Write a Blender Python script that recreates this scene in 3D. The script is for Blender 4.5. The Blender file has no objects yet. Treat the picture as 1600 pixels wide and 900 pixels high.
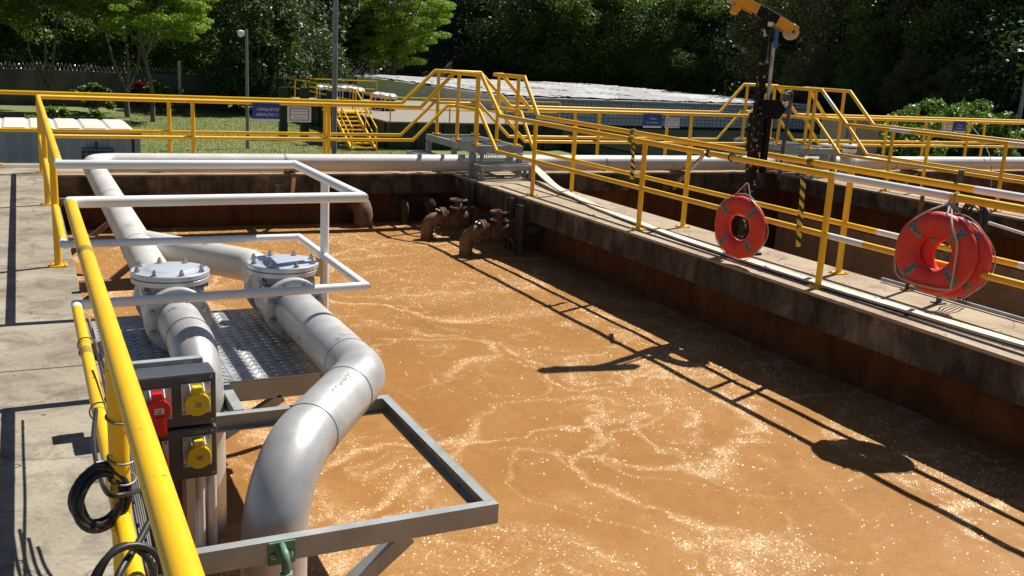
import bpy, math, random
import numpy as np
from mathutils import Vector, Matrix

random.seed(7)
RNG = np.random.default_rng(7)
SC = bpy.context.scene
COL = SC.collection

# ------------------------------------------------------------------ camera, sky, sun, exposure
YAW, PITCH, ROLL = 0.4658, 0.2314, 0.0533
CAM = Vector((-0.2144, 0.0, 2.0328))
FPX = 1536.5                                   # focal length for a 1600 px wide picture
_f = Vector((math.sin(YAW) * math.cos(PITCH), math.cos(YAW) * math.cos(PITCH), -math.sin(PITCH)))
_r = Vector((math.cos(YAW), -math.sin(YAW), 0))
_u = _r.cross(_f)
CR = _r * math.cos(ROLL) + _u * math.sin(ROLL)
CU = -_r * math.sin(ROLL) + _u * math.cos(ROLL)
CF = _f
cam_data = bpy.data.cameras.new('camera')
cam_data.sensor_width = 36.0
cam_data.lens = FPX / 1600 * 36.0
cam_data.clip_start = 0.05
cam_data.clip_end = 2000
cam = bpy.data.objects.new('camera', cam_data)
cam.matrix_world = Matrix(((CR.x, CU.x, -CF.x, CAM.x), (CR.y, CU.y, -CF.y, CAM.y), (CR.z, CU.z, -CF.z, CAM.z), (0, 0, 0, 1)))
COL.objects.link(cam)
SC.camera = cam

SUN = Vector((0.70, 0.27, 1.0)).normalized()    # direction towards the sun
elev = math.asin(SUN.z)
world = bpy.data.worlds.new('World')
SC.world = world
world.use_nodes = True
wn = world.node_tree
sky = wn.nodes.new('ShaderNodeTexSky')
sky.sky_type = 'NISHITA'
sky.sun_disc = False
sky.sun_elevation = elev
sky.sun_rotation = math.atan2(SUN.x, SUN.y)
sky.altitude = 600
sky.air_density = 0.75
sky.dust_density = 0.4
bg = wn.nodes['Background']
bg.inputs['Strength'].default_value = 0.05
wn.links.new(sky.outputs['Color'], bg.inputs['Color'])
sun_data = bpy.data.lights.new('sun', 'SUN')
sun_data.energy = 5.0
sun_data.angle = math.radians(0.53)
sun_data.color = (1.0, 0.955, 0.88)
sun = bpy.data.objects.new('sun', sun_data)
sun.rotation_euler = SUN.to_track_quat('Z', 'Y').to_euler()
sun.location = (20, 10, 40)
COL.objects.link(sun)
SC.view_settings.view_transform = 'Standard'
SC.view_settings.look = 'None'
SC.view_settings.exposure = 0.5
SC.view_settings.gamma = 1.0
SC.view_settings.use_curve_mapping = False
SC.cycles.max_bounces = 6
SC.cycles.diffuse_bounces = 3
SC.cycles.glossy_bounces = 3
SC.cycles.transmission_bounces = 4
SC.cycles.sample_clamp_indirect = 4.0
SC.cycles.caustics_reflective = False
SC.cycles.caustics_refractive = False


def at(u, v, axis, val):
    """3D point where the sight line of photograph pixel (u, v) meets the plane axis = val"""
    d = CR * ((u - 800) / FPX) - CU * ((v - 450) / FPX) + CF
    i = 'XYZ'.index(axis)
    t = (val - CAM[i]) / d[i]
    return CAM + d * t


# ------------------------------------------------------------------ materials
def nd(t, kind, **kw):
    n = t.nodes.new(kind)
    for k, v in kw.items():
        setattr(n, k, v)
    return n


def base_mat(name):
    m = bpy.data.materials.new(name)
    m.use_nodes = True
    t = m.node_tree
    return m, t, t.nodes['Principled BSDF']


def noise(t, scale, detail=4, rough=.55, coord=None, dist=0.0, stretch=None):
    if coord is None:
        g = nd(t, 'ShaderNodeTexCoord')
        coord = g.outputs['Object']
    if stretch:
        mp = nd(t, 'ShaderNodeMapping')
        mp.inputs['Scale'].default_value = stretch
        t.links.new(coord, mp.inputs['Vector'])
        coord = mp.outputs['Vector']
    n = nd(t, 'ShaderNodeTexNoise')
    n.inputs['Scale'].default_value = scale
    n.inputs['Detail'].default_value = detail
    n.inputs['Roughness'].default_value = rough
    n.inputs['Distortion'].default_value = dist
    t.links.new(coord, n.inputs['Vector'])
    return n.outputs['Fac']


def ramp(t, fac, stops):
    r = nd(t, 'ShaderNodeValToRGB')
    e = r.color_ramp.elements
    while len(e) < len(stops):
        e.new(0.5)
    for q, (p, c) in zip(e, stops):
        q.position = p
        q.color = (c[0], c[1], c[2], 1) if not isinstance(c, (int, float)) else (c, c, c, 1)
    t.links.new(fac, r.inputs['Fac'])
    return r.outputs['Color']


def mixc(t, fac, a, b, mode='MIX'):
    x = nd(t, 'ShaderNodeMix', data_type='RGBA', blend_type=mode)
    for sock, v in ((x.inputs[0], fac), (x.inputs[6], a), (x.inputs[7], b)):
        if isinstance(v, (int, float)):
            sock.default_value = v
        elif isinstance(v, tuple):
            sock.default_value = (v[0], v[1], v[2], 1)
        else:
            t.links.new(v, sock)
    return x.outputs[2]


def bump(t, b, h, strength=.3, dist=.01):
    n = nd(t, 'ShaderNodeBump')
    n.inputs['Strength'].default_value = strength
    n.inputs['Distance'].default_value = dist
    t.links.new(h, n.inputs['Height'])
    t.links.new(n.outputs['Normal'], b.inputs['Normal'])


def mk(name, c1, c2=None, rough=.5, metal=0.0, scale=6.0, bstr=0.0, bscale=60.0, bdist=.004, spec=.5, spots=None, lo=.35, hi=.65, stretch=None):
    """noise-mixed paint, metal or stone: c1/c2 patches, optional (colour, scale, threshold) chips"""
    m, t, b = base_mat(name)
    c2 = c2 or tuple(x * .82 for x in c1)
    col = ramp(t, noise(t, scale, 6, .6, stretch=stretch), [(lo, c1), (hi, c2)])
    if spots:
        sc, ss, th = spots
        msk = ramp(t, noise(t, ss, 5, .7), [(th, 0), (th + .05, 1)])
        col = mixc(t, msk, col, sc)
    t.links.new(col, b.inputs['Base Color'])
    b.inputs['Metallic'].default_value = metal
    b.inputs['Specular IOR Level'].default_value = spec
    rr = nd(t, 'ShaderNodeMapRange')
    rr.inputs['To Min'].default_value = max(0, rough - .1)
    rr.inputs['To Max'].default_value = min(1, rough + .12)
    t.links.new(noise(t, scale * 3, 3), rr.inputs['Value'])
    t.links.new(rr.outputs['Result'], b.inputs['Roughness'])
    if bstr:
        bump(t, b, noise(t, bscale, 5), bstr, bdist)
    return m


YELLOW = mk('yellow_paint', (.89, .52, .004), (.76, .42, .007), .42, 0, 4, .14, 60, .003, lo=.3, hi=.75, spots=((.13, .07, .03), 21, .665))
YELLOW_FAR = mk('yellow_paint_weathered', (.90, .53, .004), (.78, .43, .008), .44, 0, 2.5, .10, 60, .002, lo=.3, hi=.75, spots=((.18, .10, .04), 16, .67))
WHITE = mk('white_paint', (.84, .84, .83), (.76, .76, .74), .40, 0, 4, .08, 80, .002, spots=((.30, .27, .23), 22, .72))
STEEL = mk('satin_steel', (.68, .675, .66), (.42, .415, .40), .40, .42, 3.0, .10, 60, .003, lo=.28, hi=.70, spots=((.27, .23, .18), 5, .63))
STEEL_LIGHT = mk('pale_pipe_paint', (.68, .665, .63), (.48, .46, .42), .50, .06, 2.2, .08, 50, .002, lo=.30, hi=.74, spots=((.32, .25, .18), 6, .63), stretch=(.6, 1, 1))
BOLT = mk('bolt_zinc', (.45, .45, .44), (.25, .24, .22), .35, .85, 30)
GALV = mk('galvanised_steel', (.36, .38, .38), (.24, .26, .26), .48, .35, 9, .08, 120, .002, spots=((.13, .13, .12), 14, .68))
GALV_BEAM = mk('grey_green_beam_paint', (.38, .405, .40), (.27, .285, .275), .42, .10, 4, .10, 80, .002, spots=((.13, .10, .07), 16, .66))
PLATE = mk('chequer_plate_metal', (.56, .57, .58), (.36, .36, .36), .42, .45, 5, .10, 60, .002)
GRATE = mk('grating_grey', (.28, .31, .31), (.19, .21, .21), .55, .25, 8)
RUST = mk('rusty_brown_iron', (.17, .085, .040), (.060, .030, .016), .85, .05, 14, .5, 70, .008, spots=((.30, .15, .06), 10, .60))
MUDPIPE = mk('mud_coated_pipe', (.24, .14, .07), (.12, .065, .03), .8, 0, 10, .3, 60, .006)
OLD_STEEL = mk('dull_weathered_steel', (.15, .15, .13), (.07, .065, .055), .7, .3, 8, .2, 60, .004)
CAST_GREEN = mk('green_casting', (.12, .26, .16), (.07, .16, .10), .45, 0, 20, .2, 90)
BLACK_CABLE = mk('black_cable', (.012, .012, .012), (.02, .02, .02), .45, 0, 20)
BLACK_BOX = mk('dark_grey_enclosure', (.075, .082, .092), (.060, .066, .074), .36, 0, 8, .04, 200)
BLACK_PEEL = mk('peeling_black_paint', (.004, .004, .004), (.006, .006, .005), .6, 0, 12, .4, 30, .004, spec=.2, spots=((.50, .46, .39), 15, .575))
ORANGE_YEL = mk('amber_paint', (.80, .36, .012), (.66, .28, .012), .45, 0, 9, .1, 60, .003, spots=((.05, .04, .03), 18, .66))
RED_RING = mk('life_ring_red', (.72, .045, .028), (.60, .036, .024), .50, 0, 7, .12, 60, .003, spots=((.36, .03, .02), 30, .68))
RED = mk('red_plastic', (.68, .008, .012), (.60, .008, .012), .35)
YEL_PLASTIC = mk('yellow_plastic', (.78, .58, .008), (.72, .52, .008), .35)
ROPE = mk('grey_white_rope', (.55, .52, .47), (.40, .37, .32), .85, 0, 60, .5, 300, .002)
REFLECT = mk('silver_reflective_tape', (.26, .26, .27), (.14, .14, .145), .35, .4, 40)
DARK_PRINT = mk('dark_print', (.025, .025, .027), (.03, .03, .03), .5)
LABEL_WHITE = mk('label_white', (.74, .74, .72), (.68, .68, .66), .5)
SIGN_BLUE = mk('sign_blue', (.008, .05, .30), (.006, .04, .24), .35)
SIGN_GREY = mk('sign_grey', (.36, .36, .37), (.30, .30, .31), .4)
HOSE = mk('cream_canvas_hose', (.74, .66, .54), (.60, .52, .41), .8, 0, 5, .3, 120, .003, spots=((.40, .32, .22), 6, .62))
TAPE_Y = mk('hazard_tape_yellow', (.80, .66, .03), (.72, .58, .03), .35)
CONT_BLUE = mk('container_blue_grey', (.42, .48, .56), (.34, .40, .47), .55, 0, 2, .1, 40, spots=((.13, .08, .05), 6, .70))
CONT_ROOF = mk('container_roof_cream', (.72, .66, .58), (.60, .54, .46), .6, 0, 1.5, spots=((.36, .24, .16), 4, .68))
DARK_GREEN = mk('dark_green_steel', (.022, .036, .028), (.015, .026, .020), .5, .05, 1.2, .05, 20)
DARK_TOP = mk('matt_black_green_top', (.012, .017, .013), (.008, .011, .009), 1.0, 0, 1, spec=.0)
TANK_TOP = mk('tan_tank_top', (.30, .26, .22), (.22, .19, .16), .7)
SIDING = mk('pale_grey_siding', (.90, .90, .93), (.82, .82, .85), .5, 0, .6)
ROOF_SHEET = mk('bleached_roof_sheet', (.44, .43, .42), (.33, .32, .31), .6, 0, .8, .2, 10, .01, spots=((.20, .19, .17), 2.5, .62))
DARKNESS = mk('dark_interior', (.018, .018, .018), (.025, .025, .024), .9)
POLE_GREY = mk('pole_grey', (.22, .24, .26), (.16, .17, .19), .45, .3, 4)
BARK = mk('bark', (.20, .17, .13), (.085, .070, .050), .9, 0, 5, .6, 20, .03)
CABINET = mk('cabinet_beige_grey', (.36, .33, .28), (.30, .275, .24), .55, 0, 3)
CABINET_SIDE = mk('cabinet_grey', (.17, .17, .17), (.13, .13, .13), .55, 0, 3)
FAR_WALL = mk('far_grey_wall', (.13, .125, .115), (.065, .062, .055), .9, 0, .8, .2, 10, .02)


def leaf_mat(name, c1, c2, c3, trans=.35, gloss=.35):
    m, t, b = base_mat(name)
    f = noise(t, .9, 4, .6)
    oi = nd(t, 'ShaderNodeObjectInfo')
    ge = nd(t, 'ShaderNodeNewGeometry')
    col = ramp(t, f, [(.3, c1), (.52, c2), (.72, c3)])
    col = mixc(t, ge.outputs['Random Per Island'], col, c2)
    b.inputs['Roughness'].default_value = gloss
    t.links.new(col, b.inputs['Base Color'])
    b.inputs['Specular IOR Level'].default_value = .45
    tr = nd(t, 'ShaderNodeBsdfTranslucent')
    t.links.new(mixc(t, .5, col, (c3[0] * 1.3, c3[1] * 1.3, c3[2] * .6)), tr.inputs['Color'])
    mx = nd(t, 'ShaderNodeMixShader')
    mx.inputs['Fac'].default_value = trans
    t.links.new(b.outputs['BSDF'], mx.inputs[1])
    t.links.new(tr.outputs['BSDF'], mx.inputs[2])
    t.links.new(mx.outputs['Shader'], t.nodes['Material Output'].inputs['Surface'])
    return m


LEAF_DARK = leaf_mat('leaf_dark', (.026, .054, .013), (.046, .088, .021), (.085, .145, .034), .22, .50)
LEAF_MID = leaf_mat('leaf_mid', (.055, .105, .018), (.10, .175, .028), (.165, .25, .044), .40, .50)
LEAF_BRIGHT = leaf_mat('leaf_bright', (.13, .22, .016), (.20, .32, .022), (.28, .42, .032), .48, .5)
LEAF_BROWN = leaf_mat('leaf_brownish', (.075, .075, .032), (.125, .120, .050), (.22, .19, .095), .28, .30)
LEAF_SHRUB = leaf_mat('leaf_shrub', (.06, .12, .016), (.10, .19, .022), (.17, .27, .034), .32, .42)
LEAF_RED = leaf_mat('leaf_red', (.10, .02, .015), (.16, .03, .025), (.22, .05, .035), .3, .5)
GRASS = leaf_mat('grass_blade', (.11, .16, .030), (.16, .20, .045), (.22, .24, .070), .3, .6)


def concrete(name, cols, streak=0.0, stain=(.05, .04, .03), stain_th=.58, wet=None):
    m, t, b = base_mat(name)
    a = noise(t, 1.1, 8, .65, dist=.4)
    col = ramp(t, a, [(.28, cols[0]), (.5, cols[1]), (.74, cols[2])])
    fine = noise(t, 42, 6, .75)
    col = mixc(t, .45, col, ramp(t, fine, [(.25, .25), (.55, .62), (.8, .9)]), 'OVERLAY')
    s = noise(t, 2.6, 9, .72, dist=.8)
    col = mixc(t, ramp(t, s, [(stain_th, 0), (stain_th + .22, .75)]), col, stain)
    if streak:
        v = noise(t, 5.0, 6, .65, stretch=(1, 1, .16))
        col = mixc(t, ramp(t, v, [(.45, 0), (.70, streak)]), col, stain)
        w = noise(t, 11.0, 6, .7, stretch=(1, 1, .22))
        col = mixc(t, ramp(t, w, [(.58, 0), (.74, .45)]), col, cols[2])
    # thin wandering cracks
    vo = nd(t, 'ShaderNodeTexVoronoi', feature='DISTANCE_TO_EDGE')
    vo.inputs['Scale'].default_value = .8
    g = nd(t, 'ShaderNodeTexCoord')
    nz = nd(t, 'ShaderNodeTexNoise')
    nz.inputs['Scale'].default_value = 3.0
    nz.inputs['Detail'].default_value = 6
    t.links.new(g.outputs['Object'], nz.inputs['Vector'])
    ad = mixc(t, .22, g.outputs['Object'], nz.outputs['Color'], 'ADD')
    t.links.new(ad, vo.inputs['Vector'])
    ck = ramp(t, vo.outputs['Distance'], [(0.0, .55), (.006, 0)])
    col = mixc(t, ck, col, (.06, .05, .04))
    t.links.new(col, b.inputs['Base Color'])
    b.inputs['Roughness'].default_value = .88
    b.inputs['Specular IOR Level'].default_value = .25
    hh = mixc(t, .5, fine, a)
    bump(t, b, hh, .45, .006)
    return m


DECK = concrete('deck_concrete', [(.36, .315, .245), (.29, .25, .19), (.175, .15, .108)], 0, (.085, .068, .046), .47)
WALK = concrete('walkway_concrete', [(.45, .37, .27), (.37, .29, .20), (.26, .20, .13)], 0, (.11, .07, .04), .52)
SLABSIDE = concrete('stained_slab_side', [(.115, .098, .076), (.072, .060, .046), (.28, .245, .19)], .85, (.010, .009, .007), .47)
TANKWALL = concrete('sludge_stained_wall', [(.140, .055, .016), (.105, .042, .014), (.18, .078, .027)], .6, (.030, .015, .008), .54)
TANKWALL_PALE = concrete('pale_tank_wall', [(.42, .30, .19), (.35, .25, .155), (.48, .36, .24)], .25, (.05, .032, .018), .58)


def water_mat():
    m, t, b = base_mat('sludge_water')
    g = nd(t, 'ShaderNodeTexCoord')
    big = noise(t, .55, 5, .55, dist=1.2)
    col = ramp(t, big, [(.30, (.290, .134, .034)), (.52, (.330, .160, .044)), (.75, (.370, .190, .058))])
    md = noise(t, 3.4, 6, .65, dist=1.5)
    col = mixc(t, ramp(t, md, [(.42, 0), (.72, .40)]), col, (.27, .108, .028))
    # pale scum threads
    nz = nd(t, 'ShaderNodeTexNoise')
    nz.inputs['Scale'].default_value = 1.3
    nz.inputs['Detail'].default_value = 4
    t.links.new(g.outputs['Object'], nz.inputs['Vector'])
    wv = mixc(t, .7, g.outputs['Object'], nz.outputs['Color'], 'ADD')
    sc = noise(t, 16, 8, .8, coord=wv)
    col = mixc(t, ramp(t, sc, [(.56, 0), (.70, .45)]), col, (.46, .25, .10))
    at_ = nd(t, 'ShaderNodeAttribute', attribute_name='scum')
    fk = noise(t, 46, 8, .85)
    msk = nd(t, 'ShaderNodeMath', operation='MULTIPLY')
    t.links.new(at_.outputs['Fac'], msk.inputs[0])
    t.links.new(ramp(t, fk, [(.45, .06), (.55, 1)]), msk.inputs[1])
    col = mixc(t, msk.outputs[0], col, (.70, .48, .26))
    t.links.new(col, b.inputs['Base Color'])
    b.inputs['Roughness'].default_value = .45
    b.inputs['Specular IOR Level'].default_value = .12
    h1 = noise(t, 9, 6, .62, dist=.6)
    h2 = noise(t, 55, 5, .7)
    hh = mixc(t, .16, h1, h2)
    bump(t, b, hh, .36, .03)
    return m


WATER = water_mat()
FOAM = mk('sludge_foam', (.80, .58, .36), (.66, .43, .23), .30, 0, 9, 0, spec=.5)


def lawn_mat():
    m, t, b = base_mat('lawn')
    col = ramp(t, noise(t, .35, 8, .7), [(.3, (.115, .150, .032)), (.5, (.165, .185, .050)), (.72, (.22, .21, .080))])
    col = mixc(t, ramp(t, noise(t, 14, 6, .8), [(.4, 0), (.7, .5)]), col, (.07, .095, .022))
    t.links.new(col, b.inputs['Base Color'])
    b.inputs['Roughness'].default_value = .95
    bump(t, b, noise(t, 9, 8, .8), .5, .04)
    return m


LAWN = lawn_mat()
FOREST_FLOOR = mk('forest_floor', (.022, .024, .012), (.014, .014, .008), .95, 0, .5, .8, 3, .2)

# ------------------------------------------------------------------ mesh helpers
LOC = {}


class MB:
    """collects shapes in world space; build() links them as one mesh object"""

    def __init__(self):
        self.v = []
        self.f = []

    def add(self, vs, fs):
        n = len(self.v)
        self.v += [Vector(q) for q in vs]
        self.f += [tuple(i + n for i in q) for q in fs]
        return self

    def box(self, c, s, rz=0.0, rot=None):
        R = rot if rot is not None else Matrix.Rotation(rz, 3, 'Z')
        c = Vector(c)
        vs = [c + R @ Vector((x * s[0] / 2, y * s[1] / 2, z * s[2] / 2)) for x in (-1, 1) for y in (-1, 1) for z in (-1, 1)]
        return self.add(vs, [(0, 1, 3, 2), (4, 6, 7, 5), (0, 4, 5, 1), (2, 3, 7, 6), (0, 2, 6, 4), (1, 5, 7, 3)])

    def bar(self, a, b, w, h, up=(0, 0, 1)):
        a, b = Vector(a), Vector(b)
        d = (b - a).normalized()
        up = Vector(up)
        if abs(d.dot(up)) > .98:
            up = Vector((1, 0, 0))
        s = d.cross(up).normalized()
        u2 = s.cross(d).normalized()
        R = Matrix((s, d, u2)).transposed()
        return self.box((a + b) / 2, (w, (b - a).length, h), rot=R)

    def tube(self, pts, r, n=12, cap=True, closed=False):
        pts = [Vector(q) for q in pts]
        k = len(pts)
        rr = r if isinstance(r, (list, tuple)) else [r] * k
        seg = [(pts[(i + 1) % k] - pts[i]).normalized() for i in range(k if closed else k - 1)]
        t0 = seg[0]
        a = Vector((0, 0, 1)) if abs(t0.z) < .9 else Vector((1, 0, 0))
        x = t0.cross(a).normalized()
        y = t0.cross(x).normalized()
        circ = [x * math.cos(2 * math.pi * j / n) + y * math.sin(2 * math.pi * j / n) for j in range(n)]
        base = len(self.v)
        cur = t0
        rings = []
        for i in range(k):
            if closed:
                t1, t2 = seg[i - 1], seg[i]
            else:
                t1 = seg[max(0, i - 1)]
                t2 = seg[min(i, k - 2)]
            if i == 0 and not closed:
                rings.append([pts[0] + o * rr[0] for o in circ])
                continue
            if i == 0:
                q = cur.rotation_difference(t1)
                circ = [q @ o for o in circ]
            b = (t1 + t2)
            b = b.normalized() if b.length > 1e-6 else t1
            den = t1.dot(b)
            ring = [pts[i] + (o - t1 * (o.dot(b) / den)) * rr[i] for o in circ]
            rings.append(ring)
            q = t1.rotation_difference(t2)
            circ = [q @ o for o in circ]
        for ring in rings:
            self.v += ring
        m = k if closed else k - 1
        for i in range(m):
            i2 = (i + 1) % k
            for j in range(n):
                j2 = (j + 1) % n
                self.f.append((base + i * n + j, base + i * n + j2, base + i2 * n + j2, base + i2 * n + j))
        if cap and not closed:
            self.f.append(tuple(base + j for j in range(n))[::-1])
            self.f.append(tuple(base + (k - 1) * n + j for j in range(n)))
        return self

    def cyl(self, a, b, r, r2=None, n=16):
        return self.tube([a, b], [r, r if r2 is None else r2], n)

    def ring(self, c, ax, R, r, n=28, m=8):
        c, ax = Vector(c), Vector(ax).normalized()
        a = Vector((0, 0, 1)) if abs(ax.z) < .9 else Vector((1, 0, 0))
        x = ax.cross(a).normalized()
        y = ax.cross(x)
        return self.tube([c + (x * math.cos(2 * math.pi * i / n) + y * math.sin(2 * math.pi * i / n)) * R for i in range(n)], r, m, closed=True)

    def lathe(self, c, ax, prof, n=28):
        """prof: list of (distance along axis, radius)"""
        c, ax = Vector(c), Vector(ax).normalized()
        a = Vector((0, 0, 1)) if abs(ax.z) < .9 else Vector((1, 0, 0))
        x = ax.cross(a).normalized()
        y = ax.cross(x)
        base = len(self.v)
        for h, r in prof:
            for j in range(n):
                t = 2 * math.pi * j / n
                self.v.append(c + ax * h + (x * math.cos(t) + y * math.sin(t)) * max(r, 1e-5))
        for i in range(len(prof) - 1):
            for j in range(n):
                j2 = (j + 1) % n
                self.f.append((base + i * n + j, base + i * n + j2, base + (i + 1) * n + j2, base + (i + 1) * n + j))
        return self

    def build(self, name, mat, parent=None, smooth=38, bevel=0.0):
        me = bpy.data.meshes.new(name)
        L = LOC.get(parent.name, Vector((0, 0, 0))) if parent else Vector((0, 0, 0))
        me.from_pydata([tuple(q - L) for q in self.v], [], self.f)
        return finish(name, me, mat, parent, smooth, bevel, L)


def finish(name, me, mat, parent=None, smooth=38, bevel=0.0, L=None):
    me.validate()
    o = bpy.data.objects.new(name, me)
    me.materials.append(mat)
    COL.objects.link(o)
    if smooth:
        me.shade_smooth()
        me.set_sharp_from_angle(angle=math.radians(smooth))
    if bevel:
        b = o.modifiers.new('bevel', 'BEVEL')
        b.width = bevel
        b.segments = 2
        b.limit_method = 'ANGLE'
    if parent:
        o.parent = parent
    LOC[o.name] = L if L is not None else Vector((0, 0, 0))
    return o


def fast_mesh(name, verts, faces):
    """verts (N,3) and faces (M,k) numpy arrays -> mesh"""
    me = bpy.data.meshes.new(name)
    k = faces.shape[1]
    me.vertices.add(len(verts))
    me.vertices.foreach_set('co', np.ascontiguousarray(verts, dtype=np.float32).ravel())
    me.loops.add(len(faces) * k)
    me.loops.foreach_set('vertex_index', np.ascontiguousarray(faces, dtype=np.int32).ravel())
    me.polygons.add(len(faces))
    me.polygons.foreach_set('loop_start', np.arange(0, len(faces) * k, k, dtype=np.int32))
    me.update(calc_edges=True)
    return me


def tag(o, label=None, cat=None, group=None, kind=None):
    if label:
        o['label'] = label
    if cat:
        o['category'] = cat
    if group:
        o['group'] = group
    if kind:
        o['kind'] = kind
    return o


def thing(name, loc, label, cat, group=None):
    o = bpy.data.objects.new(name, None)
    o.empty_display_size = .1
    o.location = loc
    COL.objects.link(o)
    LOC[o.name] = Vector(loc)
    return tag(o, label, cat, group)


def copy_tree(o, delta=(0, 0, 0), parent=None, label=None):
    c = o.copy()
    COL.objects.link(c)
    if parent is None:
        c.location = Vector(o.location) + Vector(delta)
        LOC[c.name] = LOC[o.name] + Vector(delta)
        if label:
            c['label'] = label
    else:
        c.parent = parent
        LOC[c.name] = LOC[o.name]
    for ch in list(o.children):
        copy_tree(ch, parent=c)
    return c


def piece(src, name, parent, delta=None, matrix=None):
    """a repeat of a small part that shares the source's mesh"""
    c = bpy.data.objects.new(name, src.data)
    for md in src.modifiers:
        if md.type == 'BEVEL':
            b = c.modifiers.new('bevel', 'BEVEL')
            b.width, b.segments, b.limit_method = md.width, md.segments, md.limit_method
    COL.objects.link(c)
    c.parent = parent
    if matrix is not None:
        c.matrix_local = matrix
    elif delta is not None:
        c.location = Vector(src.location) + Vector(delta)
    return c


def fillet(pts, rad, n=8):
    """round the inner corners of a polyline with arcs of radius rad (number or list)"""
    pts = [Vector(q) for q in pts]
    rr = rad if isinstance(rad, (list, tuple)) else [rad] * (len(pts) - 2)
    out = [pts[0]]
    for i in range(1, len(pts) - 1):
        a, b, c = pts[i - 1], pts[i], pts[i + 1]
        u, w = (a - b).normalized(), (c - b).normalized()
        ang = math.acos(max(-1, min(1, u.dot(w))))
        if ang > math.radians(178) or rr[i - 1] == 0:
            out.append(b)
            continue
        d = rr[i - 1] / math.tan(ang / 2)
        d = min(d, (a - b).length * .95, (c - b).length * .95)
        r = d * math.tan(ang / 2)
        cen = b + (u + w).normalized() * (r / math.sin(ang / 2))
        p0, p1 = b + u * d, b + w * d
        v0, v1 = p0 - cen, p1 - cen
        th = math.acos(max(-1, min(1, v0.dot(v1) / (v0.length * v1.length))))
        for k in range(n + 1):
            s = k / n
            out.append(cen + (v0 * math.sin((1 - s) * th) + v1 * math.sin(s * th)) / math.sin(th))
    out.append(pts[-1])
    return out


def text_mesh(name, body, size, mat, parent, M, extrude=.0008, space=1.0, shear=0.0):
    """flat lettering as a mesh part; M places it (x right, y up, z out of the sign) in world space"""
    cu = bpy.data.curves.new(name, 'FONT')
    cu.body = body
    cu.size = size
    cu.align_x = 'CENTER'
    cu.align_y = 'CENTER'
    cu.extrude = extrude
    cu.space_line = space
    cu.shear = shear
    cu.resolution_u = 2
    tmp = bpy.data.objects.new(name + '_tmp', cu)
    COL.objects.link(tmp)
    dg = bpy.context.evaluated_depsgraph_get()
    dg.update()
    me = bpy.data.meshes.new_from_object(tmp.evaluated_get(dg))
    bpy.data.objects.remove(tmp)
    L = LOC.get(parent.name, Vector((0, 0, 0)))
    me.transform(Matrix.Translation(-L) @ M)
    me.materials.clear()
    return tag(finish(name, me, mat, parent, 0, 0, L), kind='stuff')


def proto(mb, name, mat, smooth=38):
    me = bpy.data.meshes.new(name)
    me.from_pydata([tuple(q) for q in mb.v], [], mb.f)
    me.validate()
    me.materials.append(mat)
    if smooth:
        me.shade_smooth()
        me.set_sharp_from_angle(angle=math.radians(smooth))
    return me


def place(me, name, parent, pos, zaxis=(0, 0, 1), spin=0.0, scale=1.0, mat=None):
    """link a shared mesh as a part at world position pos, its z axis along zaxis"""
    o = bpy.data.objects.new(name, me)
    COL.objects.link(o)
    o.parent = parent
    q = Vector(zaxis).to_track_quat('Z', 'Y')
    L = LOC.get(parent.name, Vector((0, 0, 0)))
    o.matrix_local = Matrix.Translation(Vector(pos) - L) @ q.to_matrix().to_4x4() @ Matrix.Rotation(spin, 4, 'Z') @ Matrix.Scale(scale, 4)
    return o


# ================================================================== the setting
ZW = -0.82          # liquid level
ZG = -2.3           # lawn level outside the tanks
H1, H2 = 1.10, .535  # hand rail and knee rail heights
RR = .033            # rail tube radius


def struct(name, mb, mat, bevel=0.0, smooth=0):
    return tag(mb.build(name, mat, None, smooth, bevel), kind='structure')


# ground sheet with rise towards the wood
def ground_h(x, y):
    d = math.hypot(x, y)
    return ZG + max(0.0, (d - 84)) * .02


gx = [-400, -200, -100, -60] + list(range(-40, 121, 8)) + [140, 180, 260, 420]
gy = [-60, -20, 0] + list(range(8, 141, 6)) + [160, 200, 280, 460, 700]
gv, gf = [], []
for yy in gy:
    for xx in gx:
        gv.append((xx, yy, ground_h(xx, yy)))
nx = len(gx)
for j in range(len(gy) - 1):
    for i in range(nx - 1):
        # leave no ground inside the tanks (they reach below it): the tanks sit on it
        gf.append((j * nx + i, j * nx + i + 1, (j + 1) * nx + i + 1, (j + 1) * nx + i))
g = MB()
g.add(gv, gf)
struct('ground', g, LAWN, smooth=60)

# liquid surfaces
WX0, WX1, WY0, WY1 = .13, 6.66, -2.0, 15.75


def vnoise(x, y, seed, freq):
    rg = np.random.default_rng(seed)
    G = rg.uniform(-1, 1, (96, 96))
    x, y = x * freq + 7.3, y * freq + 3.1
    xi, yi = np.floor(x).astype(int), np.floor(y).astype(int)
    fx, fy = x - xi, y - yi
    fx, fy = fx * fx * (3 - 2 * fx), fy * fy * (3 - 2 * fy)
    g = lambda a, b_: G[a % 96, b_ % 96]
    return (g(xi, yi) * (1 - fx) + g(xi + 1, yi) * fx) * (1 - fy) + (g(xi, yi + 1) * (1 - fx) + g(xi + 1, yi + 1) * fx) * fy


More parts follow.
